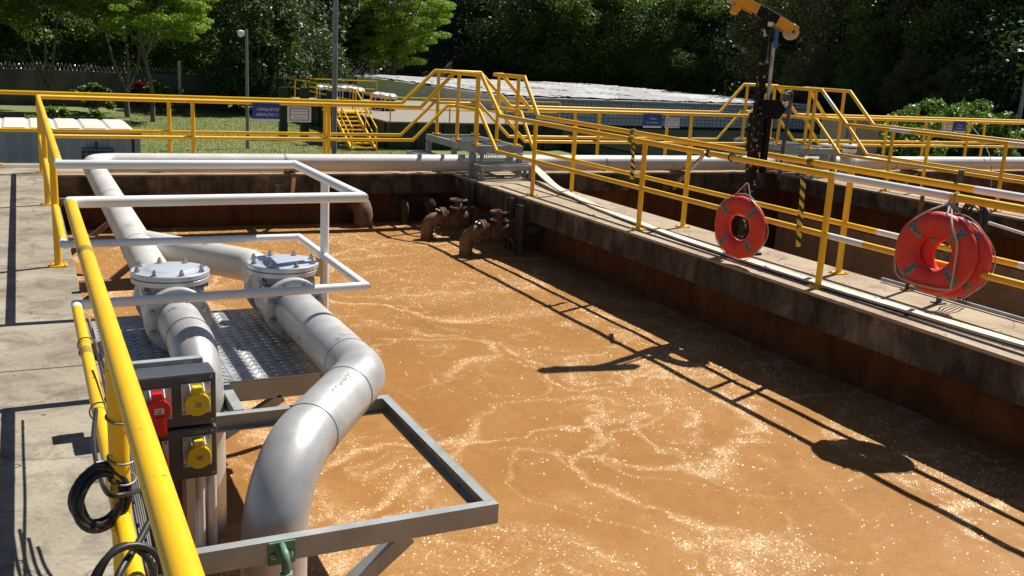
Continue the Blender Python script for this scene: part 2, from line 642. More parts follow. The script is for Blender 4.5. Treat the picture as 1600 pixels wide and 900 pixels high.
def scum(X, Y):
    """drifting foam: thin winding threads and a few loose patches, 0..1"""
    wx_ = X + .60 * vnoise(X, Y, 1, .7) + .20 * vnoise(X, Y, 2, 2.3) + .07 * vnoise(X, Y, 12, 7)
    wy_ = Y + .60 * vnoise(X, Y, 3, .7) + .20 * vnoise(X, Y, 4, 2.3) + .07 * vnoise(X, Y, 13, 7)
    r1 = np.abs(vnoise(wx_, wy_, 5, .60))
    r2 = np.abs(vnoise(wx_, wy_, 6, 1.15))
    r3 = np.abs(vnoise(wx_, wy_, 16, 2.3))
    m1 = .5 + .5 * vnoise(X, Y, 7, .8)
    patch = vnoise(wx_, wy_, 8, .55) + .5 * vnoise(wx_, wy_, 9, 2.0)
    far = np.clip((Y - 8.5) / 4, 0, 1)
    d = np.exp(-(r1 / .050) ** 2) * np.clip(m1 * 1.7 - .15, 0, 1) + .9 * np.exp(-(r2 / .046) ** 2) * np.clip(1.35 - m1 * 1.6, 0, 1)
    d += .50 * np.exp(-(r3 / .075) ** 2) * np.clip(patch + .50, 0, 1) + .55 * np.clip(patch - .34, 0, 1) + .12 * far
    return np.clip(d, 0, 1)


gxw = np.linspace(WX0, WX1, 262)
gyw = np.concatenate([np.arange(WY0, 1.2, .2), np.linspace(1.2, WY1, 580)])
GX, GY = np.meshgrid(gxw, gyw)
GX, GY = GX.ravel(), GY.ravel()


def ripple(X, Y):
    return .005 * vnoise(X, Y, 31, 1.6) + .0035 * vnoise(X, Y, 32, 4.5) + .0018 * vnoise(X, Y, 33, 12)


GZ = ZW + ripple(GX, GY)
nxw, nyw = len(gxw), len(gyw)
q = (np.arange(nyw - 1)[:, None] * nxw + np.arange(nxw - 1)[None, :]).ravel()
me = fast_mesh('water', np.stack([GX, GY, GZ], 1), np.stack([q, q + 1, q + nxw + 1, q + nxw], 1))
at_ = me.attributes.new('scum', 'FLOAT', 'POINT')
at_.data.foreach_set('value', np.ascontiguousarray(scum(GX, GY) * (.45 + .6 * np.clip(.55 + vnoise(GX, GY, 41, 11) + .5 * vnoise(GX, GY, 42, 19), 0, 1)), dtype=np.float32))
tag(finish('water', me, WATER, None, 60), kind='structure')
w = MB()
w.add([(7.2, WY0, -2.2), (13.75, WY0, -2.2), (13.75, WY1, -2.2), (7.2, WY1, -2.2)], [(0, 1, 2, 3)])
tag(w.build('water', WATER, None, 0), kind='structure')
w = MB()
w.add([(14.3, WY0, -2.2), (40, WY0, -2.2), (40, WY1, -2.2), (14.3, WY1, -2.2)], [(0, 1, 2, 3)])
tag(w.build('water', WATER, None, 0), kind='structure')

# left deck: concrete slabs with open joints over a dark bed
d = MB()
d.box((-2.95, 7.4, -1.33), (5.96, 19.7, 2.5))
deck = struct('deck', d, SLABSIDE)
jy = [-2.4, .6, 3.35, 6.45, 9.43, 12.49, 15.53, 17.25]
jx = [-6.0, -3.2, .13]
for a in range(len(jy) - 1):
    for b_ in range(2):
        s = MB()
        x0, x1, y0, y1 = jx[b_] + .006, jx[b_ + 1] - (.006 if b_ == 0 else 0), jy[a] + .007, jy[a + 1] - .007
        s.box(((x0 + x1) / 2, (y0 + y1) / 2, -.04 + RNG.uniform(-.002, .002)), (x1 - x0, y1 - y0, .08))
        s.build('slab', DECK, deck, 0, .006)
# tank wall under the deck (tank side)
d = MB()
d.box((.10, 7.0, -1.40), (.05, 17.5, 2.2))
tag(struct('tank_wall', d, TANKWALL), kind='structure')

# back walkway (runs left to right behind the tanks)
BX0, BX1 = .13, 40.0
d = MB()
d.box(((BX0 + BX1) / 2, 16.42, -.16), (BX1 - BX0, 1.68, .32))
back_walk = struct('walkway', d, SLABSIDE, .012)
for i, x0 in enumerate(np.arange(BX0, BX1 - .1, 3.0)):
    x1 = min(x0 + 3.0, BX1)
    s = MB()
    s.box(((x0 + x1) / 2, 16.42, .012), (x1 - x0 - .01, 1.66, .026))
    s.build('slab', WALK, back_walk, 0, .006)
d = MB()
d.box(((BX0 + BX1) / 2, 16.4, -1.4), (BX1 - BX0, 1.3, 2.16))
struct('tank_wall', d, TANKWALL)


def side_walk(x0, x1):
    d = MB()
    yA, yB = -2.0, 15.575
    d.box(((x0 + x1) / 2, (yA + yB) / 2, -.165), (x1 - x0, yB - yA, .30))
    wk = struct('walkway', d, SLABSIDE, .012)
    e = [yA, 1.2, 4.4, 7.6, 10.7, 13.6, yB]
    for a in range(6):
        s = MB()
        s.box(((x0 + x1) / 2, (e[a] + e[a + 1]) / 2, .0), (x1 - x0 - .004, e[a + 1] - e[a] - .008, .034))
        s.build('slab', WALK, wk, 0, .006)
    d = MB()
    d.box(((x0 + x1) / 2, (yA + 15.74) / 2, -1.4), (x1 - x0 - .60, 15.74 - yA, 2.17))
    struct('tank_wall', d, TANKWALL)
    return wk


walk1 = side_walk(6.36, 7.50)
walk2 = side_walk(13.42, 14.60)
# pale inner face seen across the second tank
d = MB()
d.box((13.70, 6.9, -1.52), (.05, 17.4, 1.4))
struct('tank_wall', d, TANKWALL_PALE)

# ================================================================== railings
FLANGE = MB().box((0, 0, .006), (.15, .13, .012))
for sx in (-1, 1):
    for sy in (-1, 1):
        FLANGE.lathe((sx * .055, sy * .045, .012), (0, 0, 1), [(0, .011), (.012, .011), (.014, .006), (.014, 0)], 6)
BASE = proto(FLANGE, 'base_plate', YELLOW)


def railing(name, label, tops, mids, posts, mat=YELLOW, z0=.0, r=RR, base=True, group=None, n=14, bands=()):
    """tops/mids: polylines; posts: (x, y, z bottom, z top)"""
    p0 = posts[0]
    t = thing(name, (p0[0], p0[1], p0[2]), label, 'railing', group)
    for pl in tops:
        MB().tube(pl, r, n).build('top_rail', mat, t)
    for pl in mids:
        MB().tube(pl, r * .86, n).build('knee_rail', mat, t)
    for (x, y, za, zb) in posts:
        po = MB().cyl((x, y, za), (x, y, zb), r * .95, n=n).build('post', mat, t)
        if mat is YELLOW:
            for zz in (zb - .015, za + (zb - za) * .49):
                MB().lathe((x, y, zz - r * 1.25), (0, 0, 1), [(0, r * .94), (.006, r * 1.06), (.012, r * .95)], n).build('weld', mat, po)
        if base:
            place(BASE, 'base_plate', po, (x, y, za + .001))
    for (a, b_, k) in bands:
        MB().cyl(a, b_, r * k + .0012, n=n).build('white_band', WHITE, t)
    return t


railing('railing', 'yellow pipe railing along the left deck, far stretch beyond the white bay',
        [[(0, 16.03, H1), (0, 7.93, H1)]], [[(0, 16.03, H2), (0, 7.80, H2)]],
        [(0, 13.0, 0, H1 - .02), (0, 9.45, 0, H1 - .02)])
t = railing('railing', 'thick yellow pipe railing at the left, nearest the camera, hung with black cables',
            [[(0, 5.97, H1), (0, -1.2, H1)]], [[(0, 5.80, H2), (0, -1.2, H2)]],
            [(0, 3.12, 0, H1 - .02), (0, .1, 0, H1 - .02)])
for yy, zz in ((4.55, H1), (4.93, H2)):
    MB().cyl((0, yy - .05, zz), (0, yy + .05, zz), (RR if zz == H1 else RR * .86) + .001, n=16).build('faded_patch', mk('faded_olive_paint', (.36, .25, .03), (.30, .20, .03), .5), t)

# white bay standing out over the pump platform
wx = 1.72
t = thing('guard_rail', (0, 6.9, 0), 'white pipe guard rail boxing in the pump platform over the tank', 'railing')
MB().tube([(0, 7.93, H1), (0, 7.83, H1), (wx, 7.82, H1), (wx, 6.06, H1), (0, 6.03, H1), (0, 5.95, H1)], RR, 16).build('top_rail', WHITE, t)
MB().tube([(0, 7.80, H2), (0, 7.70, H2), (wx, 7.69, H2), (wx, 5.96, H2), (0, 5.90, H2), (0, 5.78, H2)], RR * .86, 16).build('knee_rail', WHITE, t)
MB().cyl((wx, 6.94, -.1), (wx, 6.94, H1 - .01), RR * .95, n=16).build('post', WHITE, t)

# back walkway, front and rear rails, with the climb over the two stiles
UP = 1.70
UPM = 1.135
FY, BY = 16.07, 17.02


def seq(y, zlo, zhi, climbs, x0, x1):
    out = [(x0, y, zlo)]
    for a, b_, c, e in climbs:
        out += [(a, y, zlo), (b_, y, zhi), (c, y, zhi), (e, y, zlo)]
    out.append((x1, y, zlo))
    return out


railing('railing', 'long yellow rear railing of the back walkway, rising over both stiles',
        [seq(BY, H1, UP, [(5.92, 6.55, 7.45, 8.10), (13.02, 13.6, 14.5, 15.15)], -6.0, 40)],
        [seq(BY, H2, UPM, [(5.92, 6.55, 7.45, 8.10), (13.02, 13.6, 14.5, 15.15)], -6.0, 40)],
        [(1.93, BY, 0, H1), (-.6, BY, 0, H1), (-3.2, BY, 0, H1), (4.52, BY, 0, H1), (6.62, BY, .56, UP), (7.40, BY, .56, UP), (9.53, BY, 0, H1), (11.72, BY, 0, H1),
         (13.7, BY, .56, UP), (14.45, BY, .56, UP), (16.9, BY, 0, H1), (19.17, BY, 0, H1), (21.23, BY, 0, H1), (24, BY, 0, H1), (27, BY, 0, H1), (31, BY, 0, H1)], YELLOW_FAR)
railing('railing', 'yellow front railing of the back walkway left of the first stile, carrying the blue sign',
        [[(0, 15.97, H1), (0, FY, H1), (5.93, FY, H1), (6.53, FY, UP)]], [[(0, 15.97, H2), (0, FY, H2), (5.80, FY, H2), (6.42, FY, UPM), (6.57, FY, UPM)]],
        [(2.16, FY, 0, H1), (0, FY, 0, H1), (4.32, FY, 0, H1)], YELLOW_FAR)
DX = 7.10
railing('railing', 'yellow front railing of the back walkway between the two stiles, with one blue sign',
        [[(7.29, FY - .02, UP), (7.45, FY, UP), (8.05, FY, H1), (13.0, FY, H1), (13.62, FY, UP)]],
        [[(7.29, FY, UPM), (7.35, FY, UPM), (7.97, FY, H2), (13.0, FY, H2), (13.55, FY, UPM), (13.66, FY, UPM)]],
        [(9.51, FY, 0, H1), (11.62, FY, 0, H1)], YELLOW_FAR)
railing('railing', 'yellow front railing of the back walkway right of the second stile',
        [[(14.40, FY - .02, UP), (14.52, FY, UP), (15.1, FY, H1), (40, FY, H1)]],
        [[(14.40, FY, UPM), (14.46, FY, UPM), (15.0, FY, H2), (40, FY, H2)]],
        [(16.9, FY, 0, H1), (19.5, FY, 0, H1), (22, FY, 0, H1), (25, FY, 0, H1), (29, FY, 0, H1)], YELLOW_FAR)

# walkway 1 rails
XN, XF = 6.57, 7.285


def band(x, y0, y1, z):
    return ((x, y0, z), (x, y1, z), 1.0 if z > .9 else .86)


def ypx(u, v, x):
    return at(u, v, 'X', x).y


railing('railing', 'yellow, white-banded railing on the tank side of the middle walkway, holding the life rings',
        [[(6.55, 16.05, UP), (XN, 15.0, UP), (XN, 14.22, H1), (XN, -1.0, H1)]],
        [[(XN, 16.05, UPM), (XN, 15.05, UPM), (XN, 14.30, H2), (XN, -1.0, H2)]],
        [(XN, 10.1, 0.018, H1), (XN, 13.0, 0.018, H1), (XN, 6.95, 0.018, H1), (XN, 4.0, .018, H1), (XN, .9, .018, H1), (XN, 15.95, .56, UP), (XN, 15.12, .56, UP)],
        YELLOW, bands=[band(XN, ypx(1307, 276, XN), ypx(1487, 307, XN), H1), band(XN, ypx(1297, 367, XN), ypx(1350, 382, XN), H2)])
railing('railing', 'yellow railing with white bands on the far side of the middle walkway',
        [[(XF, FY - .02, UP), (XF, 14.87, UP), (XF, 14.30, H1), (XF, -1.0, H1)]],
        [[(XF, FY - .02, UPM), (XF, 14.95, UPM), (XF, 14.38, H2), (XF, -1.0, H2)]],
        [(XF, 10.16, .018, H1), (XF, 13.07, .018, H1), (XF, 7.42, .018, H1), (XF, 4.5, .018, H1), (XF, 1.4, .018, H1), (XF, 15.85, .56, UP), (XF, 15.08, .56, UP)],
        YELLOW, bands=[band(XF, ypx(1525, 296, XF), 2.6, H1), band(XF, ypx(1372, 361, XF), ypx(1409, 371, XF), H2), band(XF, ypx(1592, 418, XF), 3.9, H2)])
# walkway 2 rails
XN2, XF2 = 13.70, 14.38
railing('railing', 'yellow railing with white bands on the near side of the right-hand walkway',
        [[(XN2 - .05, 16.05, UP), (XN2, 14.8, UP), (XN2, 14.04, H1), (XN2, -1.0, H1)]],
        [[(XN2, 16.05, UPM), (XN2, 14.85, UPM), (XN2, 14.12, H2), (XN2, -1.0, H2)]],
        [(XN2, 12.9, .018, H1), (XN2, 10.6, .018, H1), (XN2, 8.1, .018, H1), (XN2, 15.9, .56, UP), (XN2, 14.95, .56, UP)],
        YELLOW_FAR, bands=[band(XN2, ypx(1391, 206, XN2), ypx(1423, 211, XN2), H1), band(XN2, ypx(1577, 222, XN2), 9.0, H1), ((XN2, 14.7, UP - .08), (XN2, 14.38, UP - .333), 1.0)])
railing('railing', 'yellow railing on the far side of the right-hand walkway',
        [[(XF2, FY - .02, UP), (XF2, 14.75, UP), (XF2, 14.03, H1), (XF2, -1.0, H1)]],
        [[(XF2, FY - .02, UPM), (XF2, 14.8, UPM), (XF2, 14.1, H2), (XF2, -1.0, H2)]],
        [(XF2, 12.7, .018, H1), (XF2, 10.1, .018, H1), (XF2, 7.6, .018, H1), (XF2, 15.85, .56, UP), (XF2, 14.9, .56, UP)], YELLOW_FAR)

# ------------------------------------------------------------------ steel stiles over the pipe


def grating(mb, x0, x1, y0, y1, z, pitch=.034):
    n = int((x1 - x0) / pitch)
    for i in range(n + 1):
        x = x0 + (x1 - x0) * i / n
        mb.box((x, (y0 + y1) / 2, z - .0125), (.005, y1 - y0, .025))
    m = int((y1 - y0) / .10)
    for j in range(m + 1):
        y = y0 + (y1 - y0) * j / m
        mb.box(((x0 + x1) / 2, y, z - .008), (x1 - x0, .006, .010))
    return mb


def stile(dx, label):
    x0, x1, y0, y1, z = 6.44 + dx, 7.40 + dx, 15.0, 17.10, .55
    t = thing('steel_stile', ((x0 + x1) / 2, 16, 0), label, 'stile', 'grey stiles over the white pipe')
    grating(MB(), x0 + .05, x1 - .05, y0 + .05, y1 - .05, z).build('grating', GRATE, t, 0)
    for a, b_ in (((x0, y0 + .03), (x1, y0 + .03)), ((x0, y1 - .03), (x1, y1 - .03)), ((x0 + .03, y0 + .062), (x0 + .03, y1 - .062)), ((x1 - .03, y0 + .062), (x1 - .03, y1 - .062))):
        MB().bar((a[0], a[1], z - .055), (b_[0], b_[1], z - .055), .06, .12).build('beam', GALV, t, 0, .004)
    for lx in (x0 + .045, x1 - .045):
        for ly in (y0 + .045, 15.85, y1 - .045):
            MB().box((lx, ly, .2225), (.085, .085, .395)).build('leg', GALV, t, 0, .004)
    for (sx0, sx1, sy0, sy1) in ((x0 + .02, x1 + .05, y0 - .36, y0 - .05), (x0 - .42, x0 - .05, 16.14, 16.95), (x1 + .05, x1 + .42, 16.14, 16.95)):
        st = MB()
        for a, b_ in (((sx0, sy0), (sx1, sy0)), ((sx0, sy1), (sx1, sy1))):
            st.bar((a[0], a[1], .225), (b_[0], b_[1], .225), .03, .08)
        for a, b_ in (((sx0, sy0 + .016), (sx0, sy1 - .016)), ((sx1, sy0 + .016), (sx1, sy1 - .016))):
            st.bar((a[0], a[1], .225), (b_[0], b_[1], .225), .03, .08)
        grating(st, sx0 + .02, sx1 - .02, sy0 + .02, sy1 - .02, .268)
        for lx in (sx0 + .05, sx1 - .05):
            for ly in (sy0 + .05, sy1 - .05):
                st.box((lx, ly, .105), (.05, .05, .16))
        st.build('step', GALV, t, 0)
    return t


stile(0, 'grey steel stile with grating top where the back walkway meets the middle walkway')
stile(DX, 'grey steel stile with grating top behind the black hoist mast')

# ================================================================== pipework
PR, PZ, PY = .138, .235, 15.30
VX1, VX2 = .63, 1.42
t = thing('pipeline', (VX1, 15.3, 0), 'thick pale grey pipe along the back walkway and down to the two pump valves', 'pipe')
MB().tube(fillet([(VX1, 7.30, PZ), (VX1, PY, PZ), (3.40, PY, PZ)], .34, 10), PR, 28).build('riser', STEEL_LIGHT, t)
xs = [3.405, 9.2, 13.1, 16.4, 24, 40]
for a in range(len(xs) - 1):
    MB().cyl((xs[a] + .004, PY, PZ), (xs[a + 1], PY, PZ), PR, n=28).build('pipe_run', STEEL_LIGHT, t)
    MB().lathe((xs[a] - .015, PY, PZ), (1, 0, 0), [(0, PR - .01), (0, PR + .006), (.03, PR + .006), (.03, PR - .01)], 28).build('joint', GALV, t)
MB().tube(fillet([(VX1, 9.15, PZ), (VX2, 8.05, PZ), (VX2, 7.30, PZ)], .30, 10), PR - .002, 28).build('branch', STEEL_LIGHT, t)
for yy in (8.9, 11.6, 14.6):
    MB().lathe((VX1, yy, PZ), (0, 1, 0), [(0, PR - .01), (0, PR + .004), (.012, PR + .004), (.012, PR - .01)], 28).build('weld_seam', STEEL_LIGHT, t)
# flanges and a small valve beside the second stile
for xx in (15.02, 15.09):
    MB().lathe((xx, PY, PZ), (1, 0, 0), [(0, .1), (0, .21), (.045, .21), (.045, .1)], 28).build('flange', WHITE, t)

HEXB = MB().lathe((0, 0, 0), (0, 0, 1), [(0, 0), (0, .021), (.005, .021), (.005, .0165), (.022, .0165), (.024, .010), (.038, .010), (.040, .006), (.040, 0)], 6)
BOLTM = proto(HEXB, 'bolt', BOLT, 30)


def ring_bolts(parent, c, ax, R, n, phase=0.0, s=1.0):
    c, ax = Vector(c), Vector(ax).normalized()
    a = Vector((0, 0, 1)) if abs(ax.z) < .9 else Vector((1, 0, 0))
    x = ax.cross(a).normalized()
    y = ax.cross(x)
    for i in range(n):
        th = 2 * math.pi * (i + phase) / n
        place(BOLTM, 'bolt', parent, c + (x * math.cos(th) + y * math.sin(th)) * R, ax, spin=th, scale=s)


def check_valve(x, yc, label):
    t = thing('check_valve', (x, yc, 0), label, 'valve', 'bolted check valves on the pump platform')
    ya, yb = yc - .36, yc + .36          # front and rear flange faces
    for y, s in ((ya, 1), (yb, -1)):
        fl = MB().lathe((x, y, PZ), (0, s, 0), [(0, PR - .004), (0, .205), (.005, .212), (.034, .212), (.038, .205), (.038, .1)], 36).build('flange', STEEL, t)
        ring_bolts(fl, (x, y, PZ), (0, -s, 0), .178, 8, .5)
        fl2 = MB().lathe((x, y + s * .041, PZ), (0, s, 0), [(0, .1), (0, .208), (.004, .212), (.036, .212), (.040, .206), (.040, .1)], 36).build('flange', STEEL, t)
        ring_bolts(fl2, (x, y + s * .081, PZ), (0, s, 0), .178, 8, .5, .9)
    # body: bulged barrel with a raised bonnet neck
    MB().lathe((x, ya + .07, PZ), (0, 1, 0), [(0, .14), (.05, .15), (.14, .185), (.24, .20), (.36, .195), (.46, .17), (.54, .15), (.58, .14)], 32).build('body', STEEL, t)
    MB().lathe((x, yc + .02, PZ + .02), (0, 0, 1), [(0, .185), (.10, .19), (.155, .205), (.175, .235)], 32).build('neck', STEEL, t)
    for s in (-1, 1):
        MB().bar((x + s * .17, yc - .22, PZ + .085), (x + s * .17, yc + .22, PZ + .085), .03, .10).build('rib', STEEL, t, 0, .008)
    MB().cyl((x - .20, yc - .10, PZ + .135), (x + .20, yc - .10, PZ + .135), .032, n=16).build('hinge_pin', STEEL, t)
    bf = MB().lathe((x, yc, .425), (0, 0, 1), [(0, .12), (0, .248), (.004, .255), (.034, .255), (.037, .252)], 40).build('bonnet_flange', STEEL, t)
    ring_bolts(bf, (x, yc, .425), (0, 0, -1), .222, 8, .25, .9)
    cv = MB().lathe((x, yc, .466), (0, 0, 1), [(0, .10), (0, .252), (.004, .256), (.032, .256), (.037, .252), (.037, .165), (.047, .150), (.050, .140), (.050, 0)], 40).build('cover', mk('cover_blue_grey', (.62, .66, .71), (.52, .56, .61), .32, .3, 4, .05, 60, .002), t)
    ring_bolts(cv, (x, yc, .503), (0, 0, 1), .222, 8, .25)
    return t


check_valve(VX1, 6.86, 'left bolted grey check valve, nearer the yellow railing')
cv2 = check_valve(VX2, 6.96, 'right bolted grey check valve with a yellow tag on its rim')
MB().box((VX2 + .262, 6.99, .44), (.05, .13, .12)).build('yellow_tag', YEL_PLASTIC, cv2, 0, .008)

# discharge pipe of the left pump: short elbow straight down behind the socket panel
t = thing('discharge_pipe', (VX1, 5.7, ZW), 'grey discharge pipe turning down behind the socket panel', 'pipe', 'pump discharge pipes')
MB().tube(fillet([(VX1, 6.49, PZ), (VX1, 5.66, PZ), (VX1, 5.66, ZW - .4)], .36, 14), PR, 32).build('pipe', STEEL, t)
MB().lathe((VX1, 6.05, PZ), (0, 1, 0), [(0, PR - .01), (.004, PR + .004), (.010, PR + .004), (.014, PR - .01)], 32).build('weld_seam', BOLT, t)
# discharge pipe of the right pump: two big bends
t = thing('discharge_pipe', (.72, 4.15, ZW), 'big grey discharge pipe with two bends dropping into the brown liquid', 'pipe', 'pump discharge pipes')
B1, B2 = at(561, 587, 'Z', PZ), Vector((.715, 4.13, .17))
B1.x = (B1.x + VX2) / 2 + .01
path = fillet([(VX2, 6.59, PZ), B1, B2, (.700, 4.10, ZW - .5)], [.30, .40], 14)
PR0, PR = PR, .147
MB().tube(path, PR + .002, 36).build('pipe', STEEL, t)


def seam(parent, p, d, r, mat=GALV):
    MB().lathe(Vector(p) - Vector(d) * .007, d, [(0, r - .01), (.003, r + .0035), (.011, r + .0035), (.014, r - .01)], 36).build('weld_seam', mat, parent)


dv = (B2 - B1).normalized()
seam(t, B1 - Vector((0, -1, 0)) * -0.0 + Vector((0, .24, 0)), (0, 1, 0), PR + .002, STEEL)
seam(t, B1 + dv * .26, dv, PR + .002)
seam(t, B1 + dv * .78, dv, PR + .002)
# faint stencilled lettering and a drip mark on the bend
pm = B1 + dv * .46
nrm = (CAM - pm)
nrm = (nrm - dv * nrm.dot(dv)).normalized()
nrm = (nrm + Vector((0, 0, .9)) - dv * dv.z * .9).normalized()
side = nrm.cross(dv).normalized()
PALE_PRINT = mk('worn_grey_print', (.34, .34, .33), (.50, .50, .49), .6, .2, 60)
pr = MB()
rgp = random.Random(4)
for k in range(22):
    q = pm + dv * (-.13 + .012 * k)
    th = rgp.uniform(-.10, .02)
    nn_ = (nrm * math.cos(th) + side * math.sin(th)).normalized()
    pr.box(q + nn_ * (PR + .0032), (rgp.uniform(.003, .007), rgp.uniform(.006, .026), .0012), rot=Matrix((dv, side, nn_)).transposed())
pr.build('stencil_marks', PALE_PRINT, t, 0)
PR = PR0

# pump platform: chequer plate on steel channels
t = thing('pump_platform', (.78, 6.7, 0), 'chequered metal plate platform under the two check valves', 'platform')
px0, px1, py0, py1 = .15, 1.415, 5.88, 7.58
MB().box(((px0 + .86) / 2, (py0 + py1) / 2, -.004), (.86 - px0 - .004, py1 - py0, .008)).build('plate', PLATE, t, 0)
MB().box(((px1 + .86) / 2, (py0 + py1) / 2, -.004), (px1 - .86 - .004, py1 - py0, .008)).build('plate', PLATE, t, 0)
lg = MB()
k = 0
yy = py0 + .03
while yy < py1 - .02:
    xx = px0 + .04 + (.04 if k % 2 else 0)
    while xx < px1 - .02:
        if abs(xx - .86) > .025:
            a = math.radians(45 if (k % 2) else -45)
            c, s = math.cos(a), math.sin(a)
            L_, W_, hh = .031, .0105, .006
            pts = [(-L_, 0, 0), (0, -W_, 0), (L_, 0, 0), (0, W_, 0), (-L_ * .55, 0, hh), (L_ * .55, 0, hh)]
            vs = [(xx + c * p[0] - s * p[1], yy + s * p[0] + c * p[1], .0003 + p[2]) for p in pts]
            lg.add(vs, [(0, 1, 4), (1, 5, 4), (1, 2, 5), (2, 3, 5), (3, 4, 5), (3, 0, 4)])
        xx += .08
    yy += .040
    k += 1
tag(lg.build('tread_pattern', PLATE, t, 0), kind='stuff')
MB().bar((px1 + .012, py0, -.03), (px1 + .012, py1, -.03), .012, .085).build('edge_strip', GALV_BEAM, t, 0)
for y in (py0 + .012, 6.7, py1 - .03):
    MB().box(((px0 + px1) / 2, y, -.075), (px1 - px0 - .02, .07 if y > 6 else .02, .13)).build('beam', GALV_BEAM, t, 0, .003)
    MB().bar((px1 - .25, y + .02, -.14), (.13, y + .02, -.75), .06, .06).build('brace', GALV_BEAM, t, 0, .003)

# open steel frame over the pump pit
t = thing('pump_pit_surround', (1, 4.6, 0), 'open grey steel frame standing out over the brown liquid near the camera', 'frame')
fx0, fx1, fy0, fy1 = .16, 1.68, 3.79, 5.36


def channel(a, b_, inward, mat=GALV_BEAM, nm='beam'):
    """C channel: web outside, flanges pointing inward, .10 high"""
    a, b_, iw = Vector(a), Vector(b_), Vector(inward)
    m = MB()
    m.bar(a - Vector((0, 0, .05)), b_ - Vector((0, 0, .05)), .008, .10)
    for z in (-.004, -.096):
        m.bar(a + iw * .0262 + Vector((0, 0, z)), b_ + iw * .0262 + Vector((0, 0, z)), .044, .007)
    return m.build(nm, mat, t, 0)


channel((fx0, fy0, 0), (fx1, fy0, 0), (0, 1, 0))
channel((fx1 - .004, fy0 + .050, 0), (fx1 - .004, fy1 - .050, 0), (-1, 0, 0))
MB().box((fx1 - .003, fy0 + .027, -.05), (.006, .044, .086)).build('end_cap', GALV_BEAM, t, 0)
MB().box((fx1 - .003, fy1 - .027, -.05), (.006, .044, .086)).build('end_cap', GALV_BEAM, t, 0)
channel((.64, fy1, 0), (fx1, fy1, 0), (0, -1, 0))
MB().box((.80, 5.62, -.05), (.06, .48, .10)).build('beam', GALV_BEAM, t, 0, .003)
for y in (fy0 + .05,):
    MB().bar((1.25, y, -.10), (.13, y, -1.0), .075, .075).build('brace', GALV_BEAM, t, 0, .003)
# green cast guide bracket with its pipe
t = thing('guide_bracket', (.62, 3.74, -.1), 'small green cast bracket with a guide pipe bolted to the near frame beam', 'bracket')
bx = at(440, 862, 'Y', 3.78).x
MB().box((bx, 3.779, -.055), (.115, .012, .105)).build('plate', CAST_GREEN, t, 0, .004)
MB().tube(fillet([(bx, 3.775, -.02), (bx, 3.70, -.035), (bx, 3.70, -.12)], .05, 6), [.016] * 2 + [.019] * 6 + [.021], 12).build('arm', CAST_GREEN, t)
MB().cyl((bx, 3.70, -.105), (bx, 3.70, ZW - .3), .026, n=18).build('guide_pipe', STEEL, t)
for sx in (-1, 1):
    place(BOLTM, 'bolt', t, (bx + sx * .036, 3.772, -.06), (0, -1, 0), scale=.7)

# brackets carrying the pipe along the left wall
for i, (y, lab) in enumerate(((8.42, 'brown steel wall bracket under the pipe nearest the valves'), (10.35, 'brown steel wall bracket under the pipe in the middle of its left run'), (12.9, 'brown steel wall bracket under the pipe near the far left corner'))):
    t = thing('pipe_bracket', (.13, y, 0), lab, 'bracket', 'brackets under the pipe')
    MB().box((.62, y, .045), (1.0, .07, .09)).build('arm', mk('brown_primer', (.20, .125, .085), (.14, .085, .055), .6, 0, 8), t, 0, .004)
    MB().bar((.95, y, .0), (.13, y, -.66), .06, .06).build('brace', bpy.data.materials['brown_primer'], t, 0, .004)
for i, (x, lab) in enumerate(((3.50, 'tan steel bracket under the back pipe left of the valves in the corner'), (10.9, 'tan steel bracket under the back pipe over the second tank'), (17.0, 'tan steel bracket under the back pipe at the far right'))):
    t = thing('pipe_bracket', (x, 15.55, 0), lab, 'bracket', 'brackets under the pipe')
    MB().box((x, 15.33, .06), (.10, .50, .06)).build('arm', MUDPIPE, t, 0, .004)
    MB().bar((x + .02, 15.16, .04), (x + .10, 15.60, -.30), .06, .05).build('brace', STEEL_LIGHT, t, 0, .004)
    MB().box((x - .12, 15.55, -.22), (.16, .05, .16)).build('wall_plate', OLD_STEEL, t, 0)

# outlet bends low on the back wall
SHADED_MUD = mk('shaded_mud_pipe', (.07, .042, .024), (.035, .02, .012), .85, 0, 10, .3, 60, .006)  # mud colour darkened: the shadow low on the wall is in it
for (u, v, r, lab) in ((563, 338, .16, 'large mud-stained outlet bend low on the back wall'), (630, 328, .07, 'small shade-darkened outlet bend low on the back wall'), (670, 328, .10, 'medium shade-darkened outlet bend beside the rusty valves')):
    p = at(u, v, 'Y', 15.55)
    t = thing('outlet_bend', (p.x, 15.6, ZW), lab, 'pipe')
    MB().tube(fillet([(p.x - .05, 15.80, -.46), (p.x, 15.52 - r * .6, -.46), (p.x + .02, 15.5 - r * .6, ZW - .3)], r * 1.2, 10), r, 20).build('pipe', MUDPIPE if r > .12 else SHADED_MUD, t)
    MB().lathe((p.x - .03, 15.70, -.46), (0, -1, 0), [(0, r + .06), (.03, r + .06), (.03, r)], 20).build('collar', SHADED_MUD, t)


